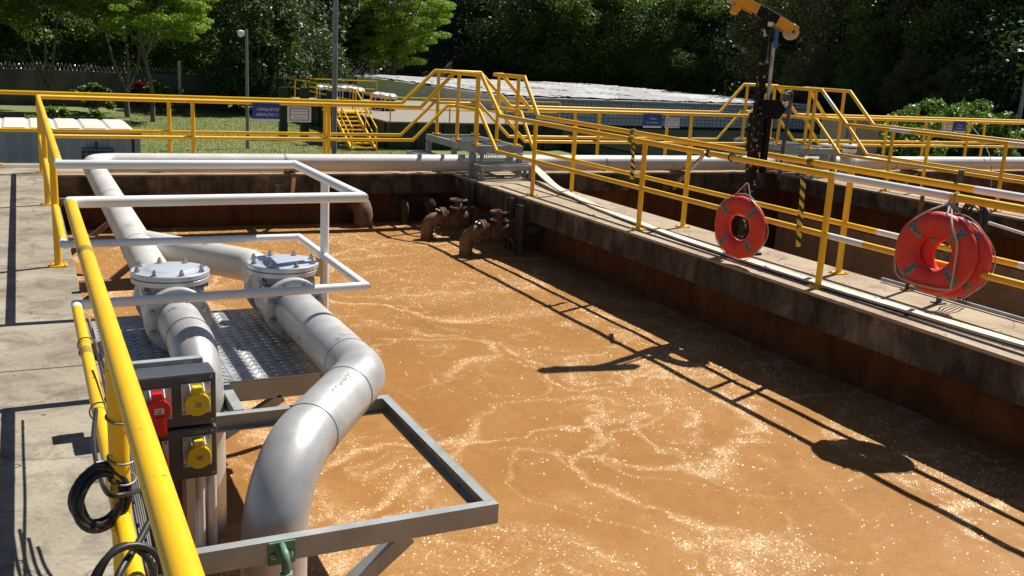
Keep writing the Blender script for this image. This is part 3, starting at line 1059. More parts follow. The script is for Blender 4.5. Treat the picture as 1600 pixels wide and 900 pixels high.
# rusty hand-wheel valves in the far right corner
def gate_valve(xe, y, zc, label):
    t = thing('rusty_valve', (xe + .4, y, zc), label, 'valve', 'rusty hand-wheel valves in the tank corner')
    r = .098
    MB().tube(fillet([(xe + .22, y, zc), (xe, y, zc), (xe, y, ZW - .3)], .15, 10), r, 18).build('outlet_elbow', MUDPIPE, t)
    for x in (xe + .20, xe + .25, xe + .74, xe + .79):
        fl = MB().lathe((x, y, zc), (1, 0, 0), [(0, .05), (0, .175), (.038, .175), (.034, .05)], 22).build('flange', RUST, t)
    for j in range(8):
        th = 2 * math.pi * (j + .5) / 8
        place(BOLTM, 'bolt', t, (xe + .19, y + .142 * math.cos(th), zc + .142 * math.sin(th)), (-1, 0, 0), scale=.9)
    MB().lathe((xe + .27, y, zc), (1, 0, 0), [(0, .095), (.08, .13), (.23, .17), (.38, .13), (.47, .095)], 22).build('body', RUST, t)
    MB().lathe((xe + .515, y, zc + .09), (0, 0, 1), [(0, .115), (.05, .115), (.06, .14), (.085, .14), (.09, .085), (.14, .055), (.17, .045), (.17, .02), (.22, .018), (.22, 0)], 18).build('bonnet', RUST, t)
    hw = MB().ring((xe + .515, y, zc + .285), (0, 0, 1), .125, .021, 26, 8)
    hw.build('handwheel', RUST, t)
    sp = MB()
    for j in range(4):
        th = math.pi * (j / 2 + .2)
        sp.bar((xe + .515, y, zc + .28), (xe + .515 + .118 * math.cos(th), y + .118 * math.sin(th), zc + .285), .024, .014)
    sp.build('handwheel_spokes', RUST, t, 0)
    MB().cyl((xe + .82, y, zc), (6.80, y, zc), r * .9, n=18).build('inlet_pipe', OLD_STEEL, t)
    return t


p = at(725, 397, 'Z', ZW)
gate_valve(5.46, 12.85, -.48, 'nearer rusty hand-wheel valve with elbow in the far right tank corner')
gate_valve(5.36, 14.15, -.50, 'farther rusty hand-wheel valve with elbow in the far right tank corner')
# upright steel channels against the walls of that corner
for (x, y, z0, z1, lab) in ((6.30, 14.60, -1.0, .0, 'dull steel channel upright in the inner tank corner'), (6.30, 13.12, -1.0, -.03, 'dull steel channel upright behind the nearer rusty valve'), (6.26, 12.72, -1.1, -.08, 'dull steel channel upright standing in the liquid by the middle walkway')):
    t = thing('steel_upright', (x, y, z0), lab, 'post', 'steel uprights in the tank corner')
    MB().box((x, y, (z0 + z1) / 2), (.012, .14, z1 - z0)).build('web', OLD_STEEL, t, 0)
    for s in (-1, 1):
        MB().box((x - .03, y + s * .064, (z0 + z1) / 2), (.05, .010, z1 - z0)).build('flange', OLD_STEEL, t, 0)

# ================================================================== socket panel on its stand
ang = math.radians(2)
ex, ey, ez = Vector((math.cos(ang), math.sin(ang), 0)), Vector((-math.sin(ang), math.cos(ang), 0)), Vector((0, 0, 1))
RB = Matrix((ex, ey, ez)).transposed()
O = Vector((.625, 5.08, .045))                 # right end of the seam between both boxes, on the front face
W_ = .47


def lp(a, b_, c):
    """local panel point: a left of the right edge, b in front of the face, c up from the seam"""
    return O - ex * a - ey * b_ + ez * c


t = thing('socket_panel', lp(W_ / 2, -.1, -1.0), 'dark grey twin box panel of red and yellow industrial sockets by the near railing', 'electrical panel')
for z0, z1 in ((.006, .295), (-.295, -.006)):
    en = MB().box(lp(W_ / 2, -.092, (z0 + z1) / 2), (W_, .184, z1 - z0), rot=RB).build('enclosure', BLACK_BOX, t, 0, .012)
    MB().box(lp(W_ / 2, -.187, (z0 + z1) / 2), (W_ - .02, .006, z1 - z0 - .02), rot=RB).build('back_plate', BLACK_BOX, en, 0)
    for a in (.025, W_ - .025):
        for z in (z0 + .025, z1 - .025):
            place(proto(MB().lathe((0, 0, 0), (0, 0, 1), [(0, .008), (.003, .008), (.004, .005), (.002, .003), (.002, 0)], 12), 'screw', BOLT), 'screw', en, lp(a, .0, z), -ey)
MB().box(lp(W_ / 2 + .02, -.215, .300), (W_ - .02, .05, .035), rot=RB).build('top_rail', GALV_BEAM, t, 0, .003)
MB().box(lp(W_ + .0, -.25, .30), (.12, .12, .05), rot=RB).build('corner_bracket', mk('cream_plate', (.60, .50, .30), (.5, .42, .26), .5), t, 0, .003)
for a in (.11, .26):
    MB().box(lp(a, -.207, -.42), (.05, .035, 1.45), rot=RB).build('stand_post', STEEL_LIGHT if a < .2 else GALV_BEAM, t, 0, .003)


def socket(parent, a, c, colr, plug=False):
    s = MB().box(lp(a, .005, c), (.150, .010, .172), rot=RB).build('socket_plate', STEEL, parent, 0, .006)
    for i in (-1, 1):
        for j in (-1, 1):
            place(BOLTM, 'screw', s, lp(a + i * .062, .010, c + j * .072), -ey, scale=.42)
    ax = (-ey * .94 + ez * -.0).normalized()
    MB().lathe(lp(a, .010, c - .018), ax, [(0, .056), (.028, .056), (.030, .063), (.046, .063), (.050, .059), (.050, 0)], 28).build('socket_cap', colr, s)
    MB().box(lp(a, .034, c + .052), (.052, .044, .048), rot=RB).build('cap_hinge', colr, s, 0, .006)
    for i in (-1, 1):
        MB().bar(lp(a + i * .034, .012, c + .080), lp(a + i * .034, .056, c + .048), .006, .012).build('hinge_lug', LABEL_WHITE, s, 0)
    lb = MB().box(lp(a - .004, .0612, c - .018), (.046, .0015, .030), rot=RB).build('rating_label', LABEL_WHITE if colr is RED else mk('yellow_label', (.70, .60, .20), (.62, .52, .16), .5), s, 0)
    for j, (w_, zz) in enumerate(((.030, .007), (.034, -.002), (.034, -.010))):
        MB().box(lp(a - .002, .0623, c - .018 + zz), (w_, .0008, .0035), rot=RB).build('print_line', DARK_PRINT, s, 0)
    if plug:
        MB().tube([lp(a - .005, .030, c - .055), lp(a - .012, .036, c - .115), lp(a - .014, .036, c - .150)], [.042, .034, .036], 18).build('plug', RED, s)
    return s


socket(t, .105, .160, YEL_PLASTIC)
socket(t, .302, .148, RED, True)
socket(t, .105, -.135, YEL_PLASTIC)
socket(t, .325, -.140, RED)
MB().box(lp(.085, .0008, -.030), (.07, .002, .016), rot=RB).build('name_plate', mk('olive_plate', (.16, .17, .12), (.12, .13, .09), .5), t, 0)
# cable from the red plug, hanging down past the lower box
cb = [lp(.316, .036, .0), lp(.300, .042, -.06), lp(.296, .05, -.13), lp(.305, .07, -.26), lp(.36, .08, -.40), lp(.42, .03, -.6)]


def spline(pts, n=8):
    P = [Vector(q) for q in pts]
    P = [P[0] * 2 - P[1]] + P + [P[-1] * 2 - P[-2]]
    out = []
    for i in range(1, len(P) - 2):
        for k in range(n):
            s = k / n
            a, b_, c, d_ = P[i - 1], P[i], P[i + 1], P[i + 2]
            out.append(.5 * (2 * b_ + (c - a) * s + (2 * a - 5 * b_ + 4 * c - d_) * s * s + (3 * b_ - a - 3 * c + d_) * s ** 3))
    out.append(P[-2])
    return out


tag(MB().tube(spline(cb), .0125, 12).build('power_cable', BLACK_CABLE), 'black cable hanging from the red plug of the socket panel', 'cable')

# guide pipes of the pumps beside the stand
for (x, y, lab) in ((.50, 5.33, 'pale vertical guide pipe below the middle of the socket boxes'), (.645, 5.42, 'pale vertical guide pipe below the right end of the socket boxes'), (.57, 5.36, 'brown vertical guide pipe between the two pale ones below the socket boxes')):
    t = thing('guide_pipe', (x, y, ZW), lab, 'pipe', 'guide pipes below the socket panel')
    MB().cyl((x, y, ZW - .4), (x, y, -.02), .028, n=16).build('tube', STEEL_LIGHT if 'pale' in lab else MUDPIPE, t)
    MB().lathe((x, y, -.12), (0, 0, 1), [(0, .03), (0, .040), (.05, .040), (.05, .03)], 16).build('collar', OLD_STEEL, t)

# ================================================================== cables on the near railing
YP = 3.12


def coil(c, rx, rz, turns, r, seed, tilt=.25, n=26):
    rg = random.Random(seed)
    pts = []
    tot = int(turns * n)
    for i in range(tot + 1):
        th = 2 * math.pi * i / n
        lap = i / n
        jx, jz = 1 + .17 * math.sin(lap * 2.3 + seed) + .05 * math.sin(th * 2 + lap), 1 + .13 * math.cos(lap * 1.7 + seed)
        pts.append(Vector(c) + Vector((rx * jx * math.cos(th), tilt * rx * math.sin(th + .7) + .006 * (lap - turns / 2) + .012 * math.sin(lap * 5 + th), rz * jz * math.sin(th))))
    return pts


c0 = at(158, 783, 'Y', YP - .06)
tag(MB().tube(coil((c0.x, YP - .03, c0.z), .070, .083, 9.3, .0085, 3, .5), .0100, 8).build('cable_coil', BLACK_CABLE), 'bundled black cable coil hanging on the near railing post', 'cable')
c1 = at(195, 905, 'Y', YP - .45)
tag(MB().tube(coil((c1.x, YP - .45, c1.z - .01), .085, .105, 1.9, .0105, 8, .3), .0105, 10).build('cable_loop', BLACK_CABLE), 'thick loose black cable loop low on the near railing', 'cable')
# cable strapped across the post and dropping behind the railing
q = [at(232, 818, 'Y', YP - .25), at(215, 850, 'Y', YP - .35), at(192, 885, 'Y', YP - .45), at(178, 915, 'Y', YP - .5)]
tag(MB().tube(spline(q), .0105, 10).build('power_cable', BLACK_CABLE), 'black cable slanting down between the near railing tubes', 'cable')
q = [at(150, 640, 'Y', 3.9), at(146, 690, 'Y', 3.6), at(155, 740, 'Y', 3.35), at(170, 772, 'Y', YP - .05), at(200, 772, 'Y', YP - .05), at(222, 770, 'Y', YP + .1), at(235, 820, 'Y', YP + .2), at(245, 870, 'Y', YP + .2), at(262, 905, 'Y', YP + .2)]
tag(MB().tube(spline(q), .0085, 10).build('power_cable', BLACK_CABLE), 'black cable wound round the near railing post', 'cable')
for i in range(5):
    q = [Vector((.045 + .012 * i, 4.6 - .1 * i, .62 - .03 * i)), Vector((.05 + .012 * i, 3.9, .56 - .03 * i)), Vector((.06 + .014 * i, YP + .12, .40 - .05 * i)), Vector((.075 + .016 * i, YP - .1, .22 - .06 * i)), Vector((.05 + .02 * i, YP - .4, -.05 - .03 * i))]
    tag(MB().tube(spline(q), .006, 8).build('thin_cable', BLACK_CABLE), ('uppermost', 'second', 'middle', 'fourth', 'lowest')[i] + ' of the five thin black cables bunched inside the near railing', 'cable', 'thin cables inside the railing')
# thin grey conduit that runs along the knee rail, tied with wire rings
q = [Vector((.045, 5.70, .50)), Vector((.05, 5.2, .505)), Vector((.05, 4.7, .50)), Vector((.045, 4.1, .50)), Vector((.05, 3.3, .49))]
tag(MB().tube(spline(q), .006, 8).build('thin_cable', BLACK_CABLE), 'single thin cable tied along the knee rail below the white bay', 'cable')
WIRE = mk('wire_tie', (.25, .24, .22), (.18, .17, .16), .4, .6, 20)
for i, (y, z, R_, lab) in enumerate(((5.08, H2, .042, 'wire tie round the knee rail nearest the white bay'), (4.10, H2, .046, 'wire tie round the knee rail nearer the socket panel'))):
    tag(MB().ring((.008, y, z), (.25, 1, .15), R_, .0035, 24, 6).build('wire_tie', WIRE), lab, 'wire')
for i, (z, lab) in enumerate(((.87, 'topmost wire tie round the near railing post'), (.735, 'second wire tie round the near railing post'), (.665, 'third wire tie round the near railing post'))):
    tag(MB().ring((.006, YP, z), (.12, -.2, 1), .041, .0035, 24, 6).build('wire_tie', WIRE), lab, 'wire')

# ================================================================== on the middle walkway


def life_ring(c, yaw, pitch, label, R=.232, r=.098, flat=.62, lines=True):
    """ring buoy: axis points to -x turned by yaw; four tape bands, grab line"""
    c = Vector(c)
    ax = Vector((-math.cos(yaw) * math.cos(pitch), -math.sin(yaw) * math.cos(pitch), math.sin(pitch)))
    s = Vector((0, 0, 1)).cross(ax).normalized()
    up = ax.cross(s).normalized()
    t = thing('life_ring', c - up * (R + r), label, 'life ring')
    n, m = 56, 18

    def surf(th, ph, k=1.0):
        rad = s * math.cos(th) + up * math.sin(th)
        a = math.copysign(abs(math.cos(ph)) ** .85, math.cos(ph))
        return c + rad * (R + r * k * a) + ax * (r * k * flat * math.sin(ph))
    mb = MB()
    vs = [surf(2 * math.pi * i / n, 2 * math.pi * j / m) for i in range(n) for j in range(m)]
    fs = [(i * m + j, i * m + (j + 1) % m, ((i + 1) % n) * m + (j + 1) % m, ((i + 1) % n) * m + j) for i in range(n) for j in range(m)]
    mb.add(vs, fs)
    mb.build('body', RED_RING, t, 60)
    for k in range(4):
        th0 = math.pi / 4 + k * math.pi / 2
        mb = MB()
        nn, mm = 5, 9
        vs = [surf(th0 + (i / (nn - 1) - .5) * .26, math.pi * (.5 + (j / (mm - 1) - .5) * .50), 1.012) for i in range(nn) for j in range(mm)]
        fs = [(i * mm + j, i * mm + j + 1, (i + 1) * mm + j + 1, (i + 1) * mm + j) for i in range(nn - 1) for j in range(mm - 1)]
        mb.add(vs, fs)
        b_ = mb.build('reflective_tape', REFLECT, t, 60)
        # printed emblem strokes on the tape
        for q in range(3):
            mb = MB()
            o0 = -.09 + q * .066
            vs = [surf(th0 + o0 + (i - .5) * .036, math.pi * (.5 + (j / 4 - .5) * (.38 if q != 1 else .28)), 1.02) for i in range(2) for j in range(5)]
            mb.add(vs, [(j, j + 1, j + 6, j + 5) for j in range(4)])
            mb.build('tape_print', DARK_PRINT, b_, 0)
    if lines:
        pts = []
        for k in range(48):
            th = 2 * math.pi * k / 48
            bulge = .004 + .014 * abs(math.sin(2 * th)) ** .7
            rad = s * math.cos(th + math.pi / 4) + up * math.sin(th + math.pi / 4)
            pts.append(c + rad * (R + r + bulge) + ax * .02 * math.cos(4 * th))
        MB().tube(pts, .0052, 8, closed=True).build('grab_line', ROPE, t)
    return t, ax, s, up


# far single ring in front of the mast
RC = at(1155, 355, 'X', 6.43)
life_ring((6.44, RC.y, RC.z), .20, -.02, 'single red life ring hanging in front of the black hoist mast')
hook = at(1167, 290, 'X', 6.53)
tag(MB().tube([(6.52, hook.y + .16, RC.z + .31), (6.535, hook.y + .02, hook.z + .02), (6.53, hook.y - .02, hook.z + .02), (6.50, hook.y - .13, RC.z + .27)], .007, 8).build('hanging_rope', ROPE), 'short rope from which the single life ring hangs by the mast', 'rope')
# near pair
RC2 = at(1462, 395, 'X', 6.40)
t2, ax2, s2, up2 = life_ring((6.40, RC2.y, RC2.z), .30, .02, 'front red life ring of the pair at the right, tied round with white rope', R=.235, r=.102, lines=False)
life_ring((6.40 + .12, RC2.y - .045, RC2.z - .030), .26, .02, 'rear red life ring of the pair at the right, half hidden behind the front one', R=.235, r=.102)
c = Vector((6.40, RC2.y, RC2.z))


def rp(a, b_, f=.085):
    return c + s2 * a + up2 * b_ + ax2 * f


sgn = 1 if s2.y < 0 else -1       # +1: right in the picture
knot = Vector((6.53, at(1487, 318, 'X', 6.53).y, 1.055))
q = [knot, rp(sgn * .13, .25, .09), rp(sgn * .19, .12, .085), rp(sgn * .20, -.05, .085), rp(sgn * .195, -.22, .075), rp(sgn * .18, -.262, .08), rp(sgn * .02, -.275, .08), rp(-sgn * .16, -.262, .08), rp(-sgn * .28, -.23, .03), rp(-sgn * .325, -.12, .01), rp(-sgn * .30, .05, .03), rp(-sgn * .22, .22, .03), rp(-sgn * .10, .33, .02), knot + Vector((0, .03, -.01))]
t3 = thing('tie_rope', knot, 'white rope lashing the pair of life rings to the white-banded rail', 'rope')
MB().tube(spline(q, 6), .0085, 8).build('lashing', ROPE, t3)
MB().tube(spline([knot, rp(sgn * .22, .28, .0), rp(sgn * .30, .18, -.1), rp(sgn * .34, .10, -.13)], 6), .0075, 8).build('tail', ROPE, t3)
MB().tube(spline([knot + Vector((0, .015, 0)), rp(sgn * .06, .33, .05), rp(-sgn * .03, .28, -.05)], 6), .0075, 8).build('tail', ROPE, t3)
MB().ring((XN, knot.y + .0, H1), (0, 1, .1), RR + .008, .0085, 20, 8).build('knot', ROPE, t3)
for dz in (-.02, .0):
    MB().ring(knot + Vector((.01, .02, dz)), (.5, .6, .4), .018, .008, 14, 6).build('knot', ROPE, t3)

# ------------------------------------------------------------------ hoist mast
MX, MY = 6.95, 8.55
t = thing('hoist_mast', (MX, MY, 0), 'tall black peeling hoist mast with amber pulley arms on the middle walkway', 'hoist')
MB().box((MX, MY, .62), (.095, .105, 1.22)).build('lower_mast', BLACK_PEEL, t, 0, .01)
MB().box((MX, MY, .03), (.30, .30, .03)).build('foot_plate', BLACK_PEEL, t, 0, .004)
MB().box((MX, MY, 1.36), (.125, .14, .42)).build('winch_housing', BLACK_PEEL, t, 0, .012)
MB().box((MX, MY, 1.85), (.075, .09, .62)).build('upper_mast', BLACK_PEEL, t, 0, .01)
hx = CR  # plate turned towards the right in the photograph
pl = MB()
for sy in (-.006, .006):
    pass
c = Vector((MX, MY - .115, 1.62))
hexp = [(-.02, -.10), (.16, -.10), (.23, 0), (.16, .10), (-.02, .10), (-.06, 0)]
vs = [c + Vector((a * .9, -sy + a * -.35, b_)) for sy in (0, .014) for a, b_ in hexp]
pl.add(vs, [(0, 1, 2, 3, 4, 5), (11, 10, 9, 8, 7, 6)] + [(i, i + 6, (i + 1) % 6 + 6, (i + 1) % 6) for i in range(6)])
pl.build('side_plate', mk('plain_black', (.005, .005, .005), (.006, .006, .006), .6, spec=.15), t, 0)
MB().box((MX + .10, MY - .06, 1.22), (.06, .06, .60)).build('rear_post', mk('plain_black', (.005, .005, .005), (.006, .006, .006), .6, spec=.15), t, 0, .004)
# tapering neck
nk = MB()
nk.tube([(MX, MY, 2.10), (MX, MY, 2.30), (MX - .03, MY, 2.62)], [.054, .050, .072], 4)
nk.build('neck', BLACK_PEEL, t, 0)
wm = mk('white_strip_paint', (.62, .62, .62), (.28, .27, .26), .5, 0, 12)
MB().box((MX + .060, MY - .070, 2.02), (.034, .02, .60)).build('white_strip', wm, t, 0)
MB().box((MX + .07, MY - .085, 2.36), (.05, .012, .20)).build('blue_label', mk('label_blue', (.02, .13, .42), (.02, .10, .34), .4), t, 0)
MB().box((MX - .03, MY - .085, 2.50), (.06, .006, .045)).build('white_label', LABEL_WHITE, t, 0)
# inclined head: black block with an amber arm and sheave at each end
hd = Vector((.86, -.30, -.41)).normalized()
hc = at(1197, 24, 'Y', MY)
hn = Vector((hd.y, -hd.x, 0)).normalized()
hup = hd.cross(hn) * -1
if hup.z < 0:
    hup = -hup
RH = Matrix((hd, hn, hup)).transposed()
MB().box(hc, (.26, .14, .12), rot=RH).build('head_block', BLACK_PEEL, t, 0, .01)
for sg, L_ in ((-1, .34), (1, .26)):
    arm = MB()
    for k in (-1, 1):
        arm.box(hc + hd * sg * (.13 + L_ / 2 - .02) + hn * k * .062, (L_, .014, .105), rot=RH)
    arm.box(hc + hd * sg * (.13 + L_ * .28) + hup * .044, (L_ * .55, .11, .014), rot=RH)
    ar = arm.build('arm', ORANGE_YEL, t, 0, .004)
    sc_ = hc + hd * sg * (.13 + L_ - .06) - hup * (.02 if sg > 0 else -.01)
    MB().lathe(sc_ - hn * .03, hn, [(0, 0), (0, .082), (.010, .086), (.022, .066), (.038, .066), (.050, .086), (.06, .082), (.06, 0)], 24).build('sheave', mk('sheave_zinc', (.52, .50, .46), (.40, .38, .34), .4, .4, 10), ar)
    MB().cyl(sc_ - hn * .075, sc_ + hn * .075, .016, n=10).build('axle', DARK_PRINT, ar)
    if sg < 0:
        MB().box(hc + hd * sg * .33 - hup * .10, (.07, .10, .10), rot=RH).build('lug', ORANGE_YEL, ar, 0, .004)
        MB().box(hc + hd * sg * .23 - hn * .0705, (.06, .002, .04), rot=RH).build('warning_label', DARK_PRINT, ar, 0)
    MB().box(hc + hd * sg * .18 - hn * .0705 + hup * .02, (.02, .003, .02), rot=RH).build('bolt', DARK_PRINT, ar, 0)
MB().tube([hc + hd * .30 + hup * .07, hc - hd * .25 + hup * .10], .005, 6).build('cable', BLACK_CABLE, t)
st = at(1180, 252, 'X', XN - .04)
MB().ring((XN + .0, MY - .11, H1), (.1, 1, 0), RR + .006, .006, 18, 6).build('strap', BLACK_CABLE, t)

# ------------------------------------------------------------------ hose laid flat along the walkway
ctr = [at(812, 243, 'Z', .28), at(835, 262, 'Z', .20), at(868, 292, 'Z', .08), at(905, 311, 'Z', .036)] + [Vector((x, y, .032)) for x, y in ((6.90, 11.5), (6.79, 10.4), (6.70, 9.2), (6.66, 8.0), (6.655, 6.8), (6.70, 5.6), (6.76, 4.4), (6.80, 2.5), (6.82, 0))]
sp_ = spline(ctr, 8)
h = MB()
vs = []
for i, p in enumerate(sp_):
    d_ = (sp_[min(i + 1, len(sp_) - 1)] - sp_[max(i - 1, 0)]).normalized()
    s_ = d_.cross(Vector((0, 0, 1))).normalized()
    w_ = .072 + .006 * math.sin(i * .7)
    for a, z in ((-1, .003), (-.92, .017), (-.4, .021), (.2, .017), (.92, .020), (1, .006), (.9, -.004), (-.9, -.004)):
        vs.append(p + s_ * w_ * a + Vector((0, 0, z)))
fs = [(i * 8 + j, i * 8 + (j + 1) % 8, (i + 1) * 8 + (j + 1) % 8, (i + 1) * 8 + j) for i in range(len(sp_) - 1) for j in range(8)]
h.add(vs, fs)
tag(h.build('fire_hose', HOSE, None, 50), 'flat cream canvas hose laid along the middle walkway', 'hose')
cp = [Vector((x - .105, y, .026)) for x, y in ((6.86, 11.0), (6.75, 9.8), (6.70, 8.4), (6.66, 7.0), (6.69, 5.6), (6.745, 4.4), (6.79, 2.5), (6.80, 0))]  # thin dark strand put in for the shadow line along the hose
tag(MB().tube(spline(cp, 6), .006, 8).build('cable', BLACK_CABLE), 'thin black line beside the cream hose, standing in for its shadow', 'cable')
tag(MB().tube([(7.46, 7.0, .045), (7.46, -1, .045)], .018, 10).build('conduit', GALV), 'thin metal conduit along the far edge of the middle walkway', 'conduit')

# stub posts with hanging cable coil behind the ring pair
t = thing('stub_post', (7.28, 6.12, 0), 'grey metal stub post on the walkway behind the pair of life rings', 'post')
MB().cyl((7.28, 6.14, .018), (7.36, 6.18, 1.24), .026, n=14).build('tube', OLD_STEEL, t)
MB().box((7.28, 6.14, .024), (.10, .10, .012)).build('foot', OLD_STEEL, t, 0)
MB().lathe((7.36, 6.18, 1.24), (0, 0, 1), [(0, .026), (.006, .024), (.006, 0)], 14).build('cap', GALV, t)
pc = at(1437, 330, 'X', 7.42)
t = thing('stub_post', (7.42, pc.y, 0), 'short brown stub post behind the white-banded rails', 'post')
MB().cyl((7.40, pc.y, .018), (7.47, pc.y + .03, 1.12), .020, n=12).build('tube', RUST, t)
MB().box((7.40, pc.y, .023), (.09, .09, .01)).build('foot', RUST, t, 0)
cc = at(1522, 335, 'X', 7.42)
rg = random.Random(5)
pts = []
for i in range(210):
    th = 2 * math.pi * i / 22
    lap = i / 22
    pts.append(cc + Vector((.03 * math.sin(lap * 2.1 + th) + .01 * lap - .05, .11 * (1 + .2 * math.sin(lap * 1.9)) * math.cos(th), .15 * (1 + .15 * math.cos(lap * 2.7)) * math.sin(th) - .04)))
t = thing('cable_bundle', (7.42, cc.y, 0), 'tangled black cable bundle hung up behind the pair of life rings', 'cable')
MB().tube(pts, .0075, 6).build('coil', BLACK_CABLE, t)
for k in range(5):
    MB().tube(spline([cc + Vector((-.03, .05 * (k - 2), -.1)), cc + Vector((.0, .03 * (k - 2), -.3)), cc + Vector((-.02, .045 * (k - 2), -.55)), cc + Vector((0, .03 * (k - 2), -cc.z + .04))]), .0075, 6).build('drop', BLACK_CABLE, t)
tag(MB().tube([at(1545, 348, 'X', 7.40), at(1640, 378, 'X', 7.40)], .014, 8).build('conduit', STEEL_LIGHT), 'thin pale rod at the right behind the cable bundle', 'conduit')

# ------------------------------------------------------------------ hazard tape and a clamp on the rails


def hazard_tape(p0, p1, w_, nst, label, sway=.02):
    p0, p1 = Vector(p0), Vector(p1)
    t = thing('hazard_tape', p1, label, 'tape', 'striped hazard tape tails on the railing')
    sd = Vector((.77, -.64, 0))
    nrm = Vector((-.64, -.77, 0))

    def pt(s, a):
        b = p0.lerp(p1, s)
        tw = .6 * math.sin(s * 4.5)
        return b + (sd * math.cos(tw) + nrm * math.sin(tw)) * a * w_ / 2 + nrm * sway * math.sin(s * 7)
    for k in range(nst * 2):
        s0, s1 = k / (nst * 2), (k + 1) / (nst * 2)
        sk = .5 / (nst * 2)
        mb = MB()
        quad = [pt(max(0, s0 - sk) if k else 0, -1), pt(min(1, s0 + sk), 1), pt(min(1, s1 + sk), 1), pt(s1 - sk if k < nst * 2 - 1 else 1, -1)]
        mb.add(quad + [q + nrm * -.0012 for q in quad], [(0, 1, 2, 3), (7, 6, 5, 4), (0, 4, 5, 1), (1, 5, 6, 2), (2, 6, 7, 3), (3, 7, 4, 0)])
        mb.build('stripe', TAPE_Y if k % 2 else DARK_PRINT, t, 0)
    return t


a = at(988, 222, 'X', XN)
hazard_tape((XN + .02, a.y, 1.08), (XN + .03, a.y - .01, .61), .055, 6, 'yellow and black tape tail left of the silver clamp')
a = at(1256, 272, 'X', XN - .03)
hazard_tape((XN - .03, a.y, 1.05), (XN - .02, a.y - .03, .36), .055, 7, 'yellow and black tape tail hanging between the two life ring spots')
WRAP = mk('tattered_tape_wrap', (.45, .34, .03), (.03, .03, .02), .6, 0, 40)
for (u, v, x, lab) in ((988, 216, XN, 'tattered tape wrapped on the near rail above the first tape tail'), (990, 209, XF, 'tattered tape wrapped on the far rail above the first tape tail'), (1268, 256, XF, 'tattered dark tape bunched on the far rail by the mast')):
    y = at(u, v, 'X', x).y
    mb = MB()
    for k in range(6):
        mb.ring((x, y + .012 * k - .03, H1), (.2 * math.sin(k), 1, .25 * math.cos(k * 2)), RR + .006 + .003 * (k % 3), .006, 14, 5)
    for k in range(4):
        mb.bar((x + .02, y + .01 * k, H1 - .02), (x - .04 + .02 * k, y - .06 + .04 * k, H1 - .10 - .02 * (k % 2)), .016, .004)
    tag(mb.build('tape_wrap', WRAP), lab, 'tape')
a, b_ = at(1103, 238, 'X', XN - .045), at(1079, 266, 'X', XN - .045)
t = thing('rail_clamp', b_, 'silver metal clamp strapped to the near rail left of the hoist mast', 'clamp')
MB().bar(a, b_, .02, .05, up=(-1, 0, 0)).build('blade', BOLT, t, 0, .004)
MB().bar(a.lerp(b_, .25) + Vector((-.018, 0, 0)), a.lerp(b_, .62) + Vector((-.018, 0, 0)), .012, .025, up=(-1, 0, 0)).build('slot', DARK_PRINT, t, 0)
for k in range(3):
    MB().ring((XN, a.y + .015 * (k - 1), H1 - .002), (.1 * k, 1, 0), RR + .008, .006, 16, 6).build('strap', DARK_PRINT, t)

# ------------------------------------------------------------------ signs on the back railing
def sign_matrix(c, lean=0.0):
    return Matrix.Translation(c) @ Matrix.Rotation(math.radians(90) - lean, 4, 'X')


def blue_sign(u0, v0, u1, v1, y, lines, label, size, upper=True):
    a, b_ = at(u0, v0, 'Y', y), at(u1, v1, 'Y', y)
    w_, h_ = abs(b_.x - a.x), abs(a.z - b_.z)
    c = Vector(((a.x + b_.x) / 2, y, (a.z + b_.z) / 2))
    t = thing('name_sign', (c.x, y, c.z - h_ / 2), label, 'sign')
    MB().box(c, (w_, .006, h_)).build('board', SIGN_BLUE, t, 0)
    MB().box((c.x, y - .0045, c.z - h_ * .43), (w_ - .004, .003, h_ * .135)).build('white_strip', LABEL_WHITE, t, 0)
    for i, (tx, dz, dx) in enumerate(lines):
        text_mesh('lettering', tx, size, LABEL_WHITE, t, sign_matrix(Vector((c.x + dx * w_, y - .0045, c.z + dz * h_))), shear=.15)
    for s in (-1, 1):
        MB().tube([(c.x + s * w_ * .42, y, c.z + h_ * .45), (c.x + s * w_ * .42, y + .045, H1 + .03), (c.x + s * w_ * .42, y + .08, H1 - .02)], .004, 6).build('wire', WIRE, t)
    return t


def white_sign(u0, v0, u1, v1, y, rows, label, size=.034):
    a, b_ = at(u0, v0, 'Y', y), at(u1, v1, 'Y', y)
    w_, h_ = abs(b_.x - a.x), abs(a.z - b_.z)
    c = Vector(((a.x + b_.x) / 2, y, (a.z + b_.z) / 2))
    t = thing('notice_sign', (c.x, y, c.z - h_ / 2), label, 'sign')
    MB().box(c, (w_, .006, h_)).build('board', LABEL_WHITE, t, 0)
    MB().box((c.x, y - .0042, c.z), (w_ * .86, .002, h_ * .86)).build('grey_border', SIGN_GREY, t, 0)
    MB().box((c.x, y - .0064, c.z), (w_ * .70, .002, h_ * .64)).build('text_panel', LABEL_WHITE, t, 0)
    for i, tx in enumerate(rows):
        text_mesh('lettering', tx, size, DARK_PRINT, t, sign_matrix(Vector((c.x, y - .0085, c.z + h_ * (.20 - .20 * i)))))
    return t


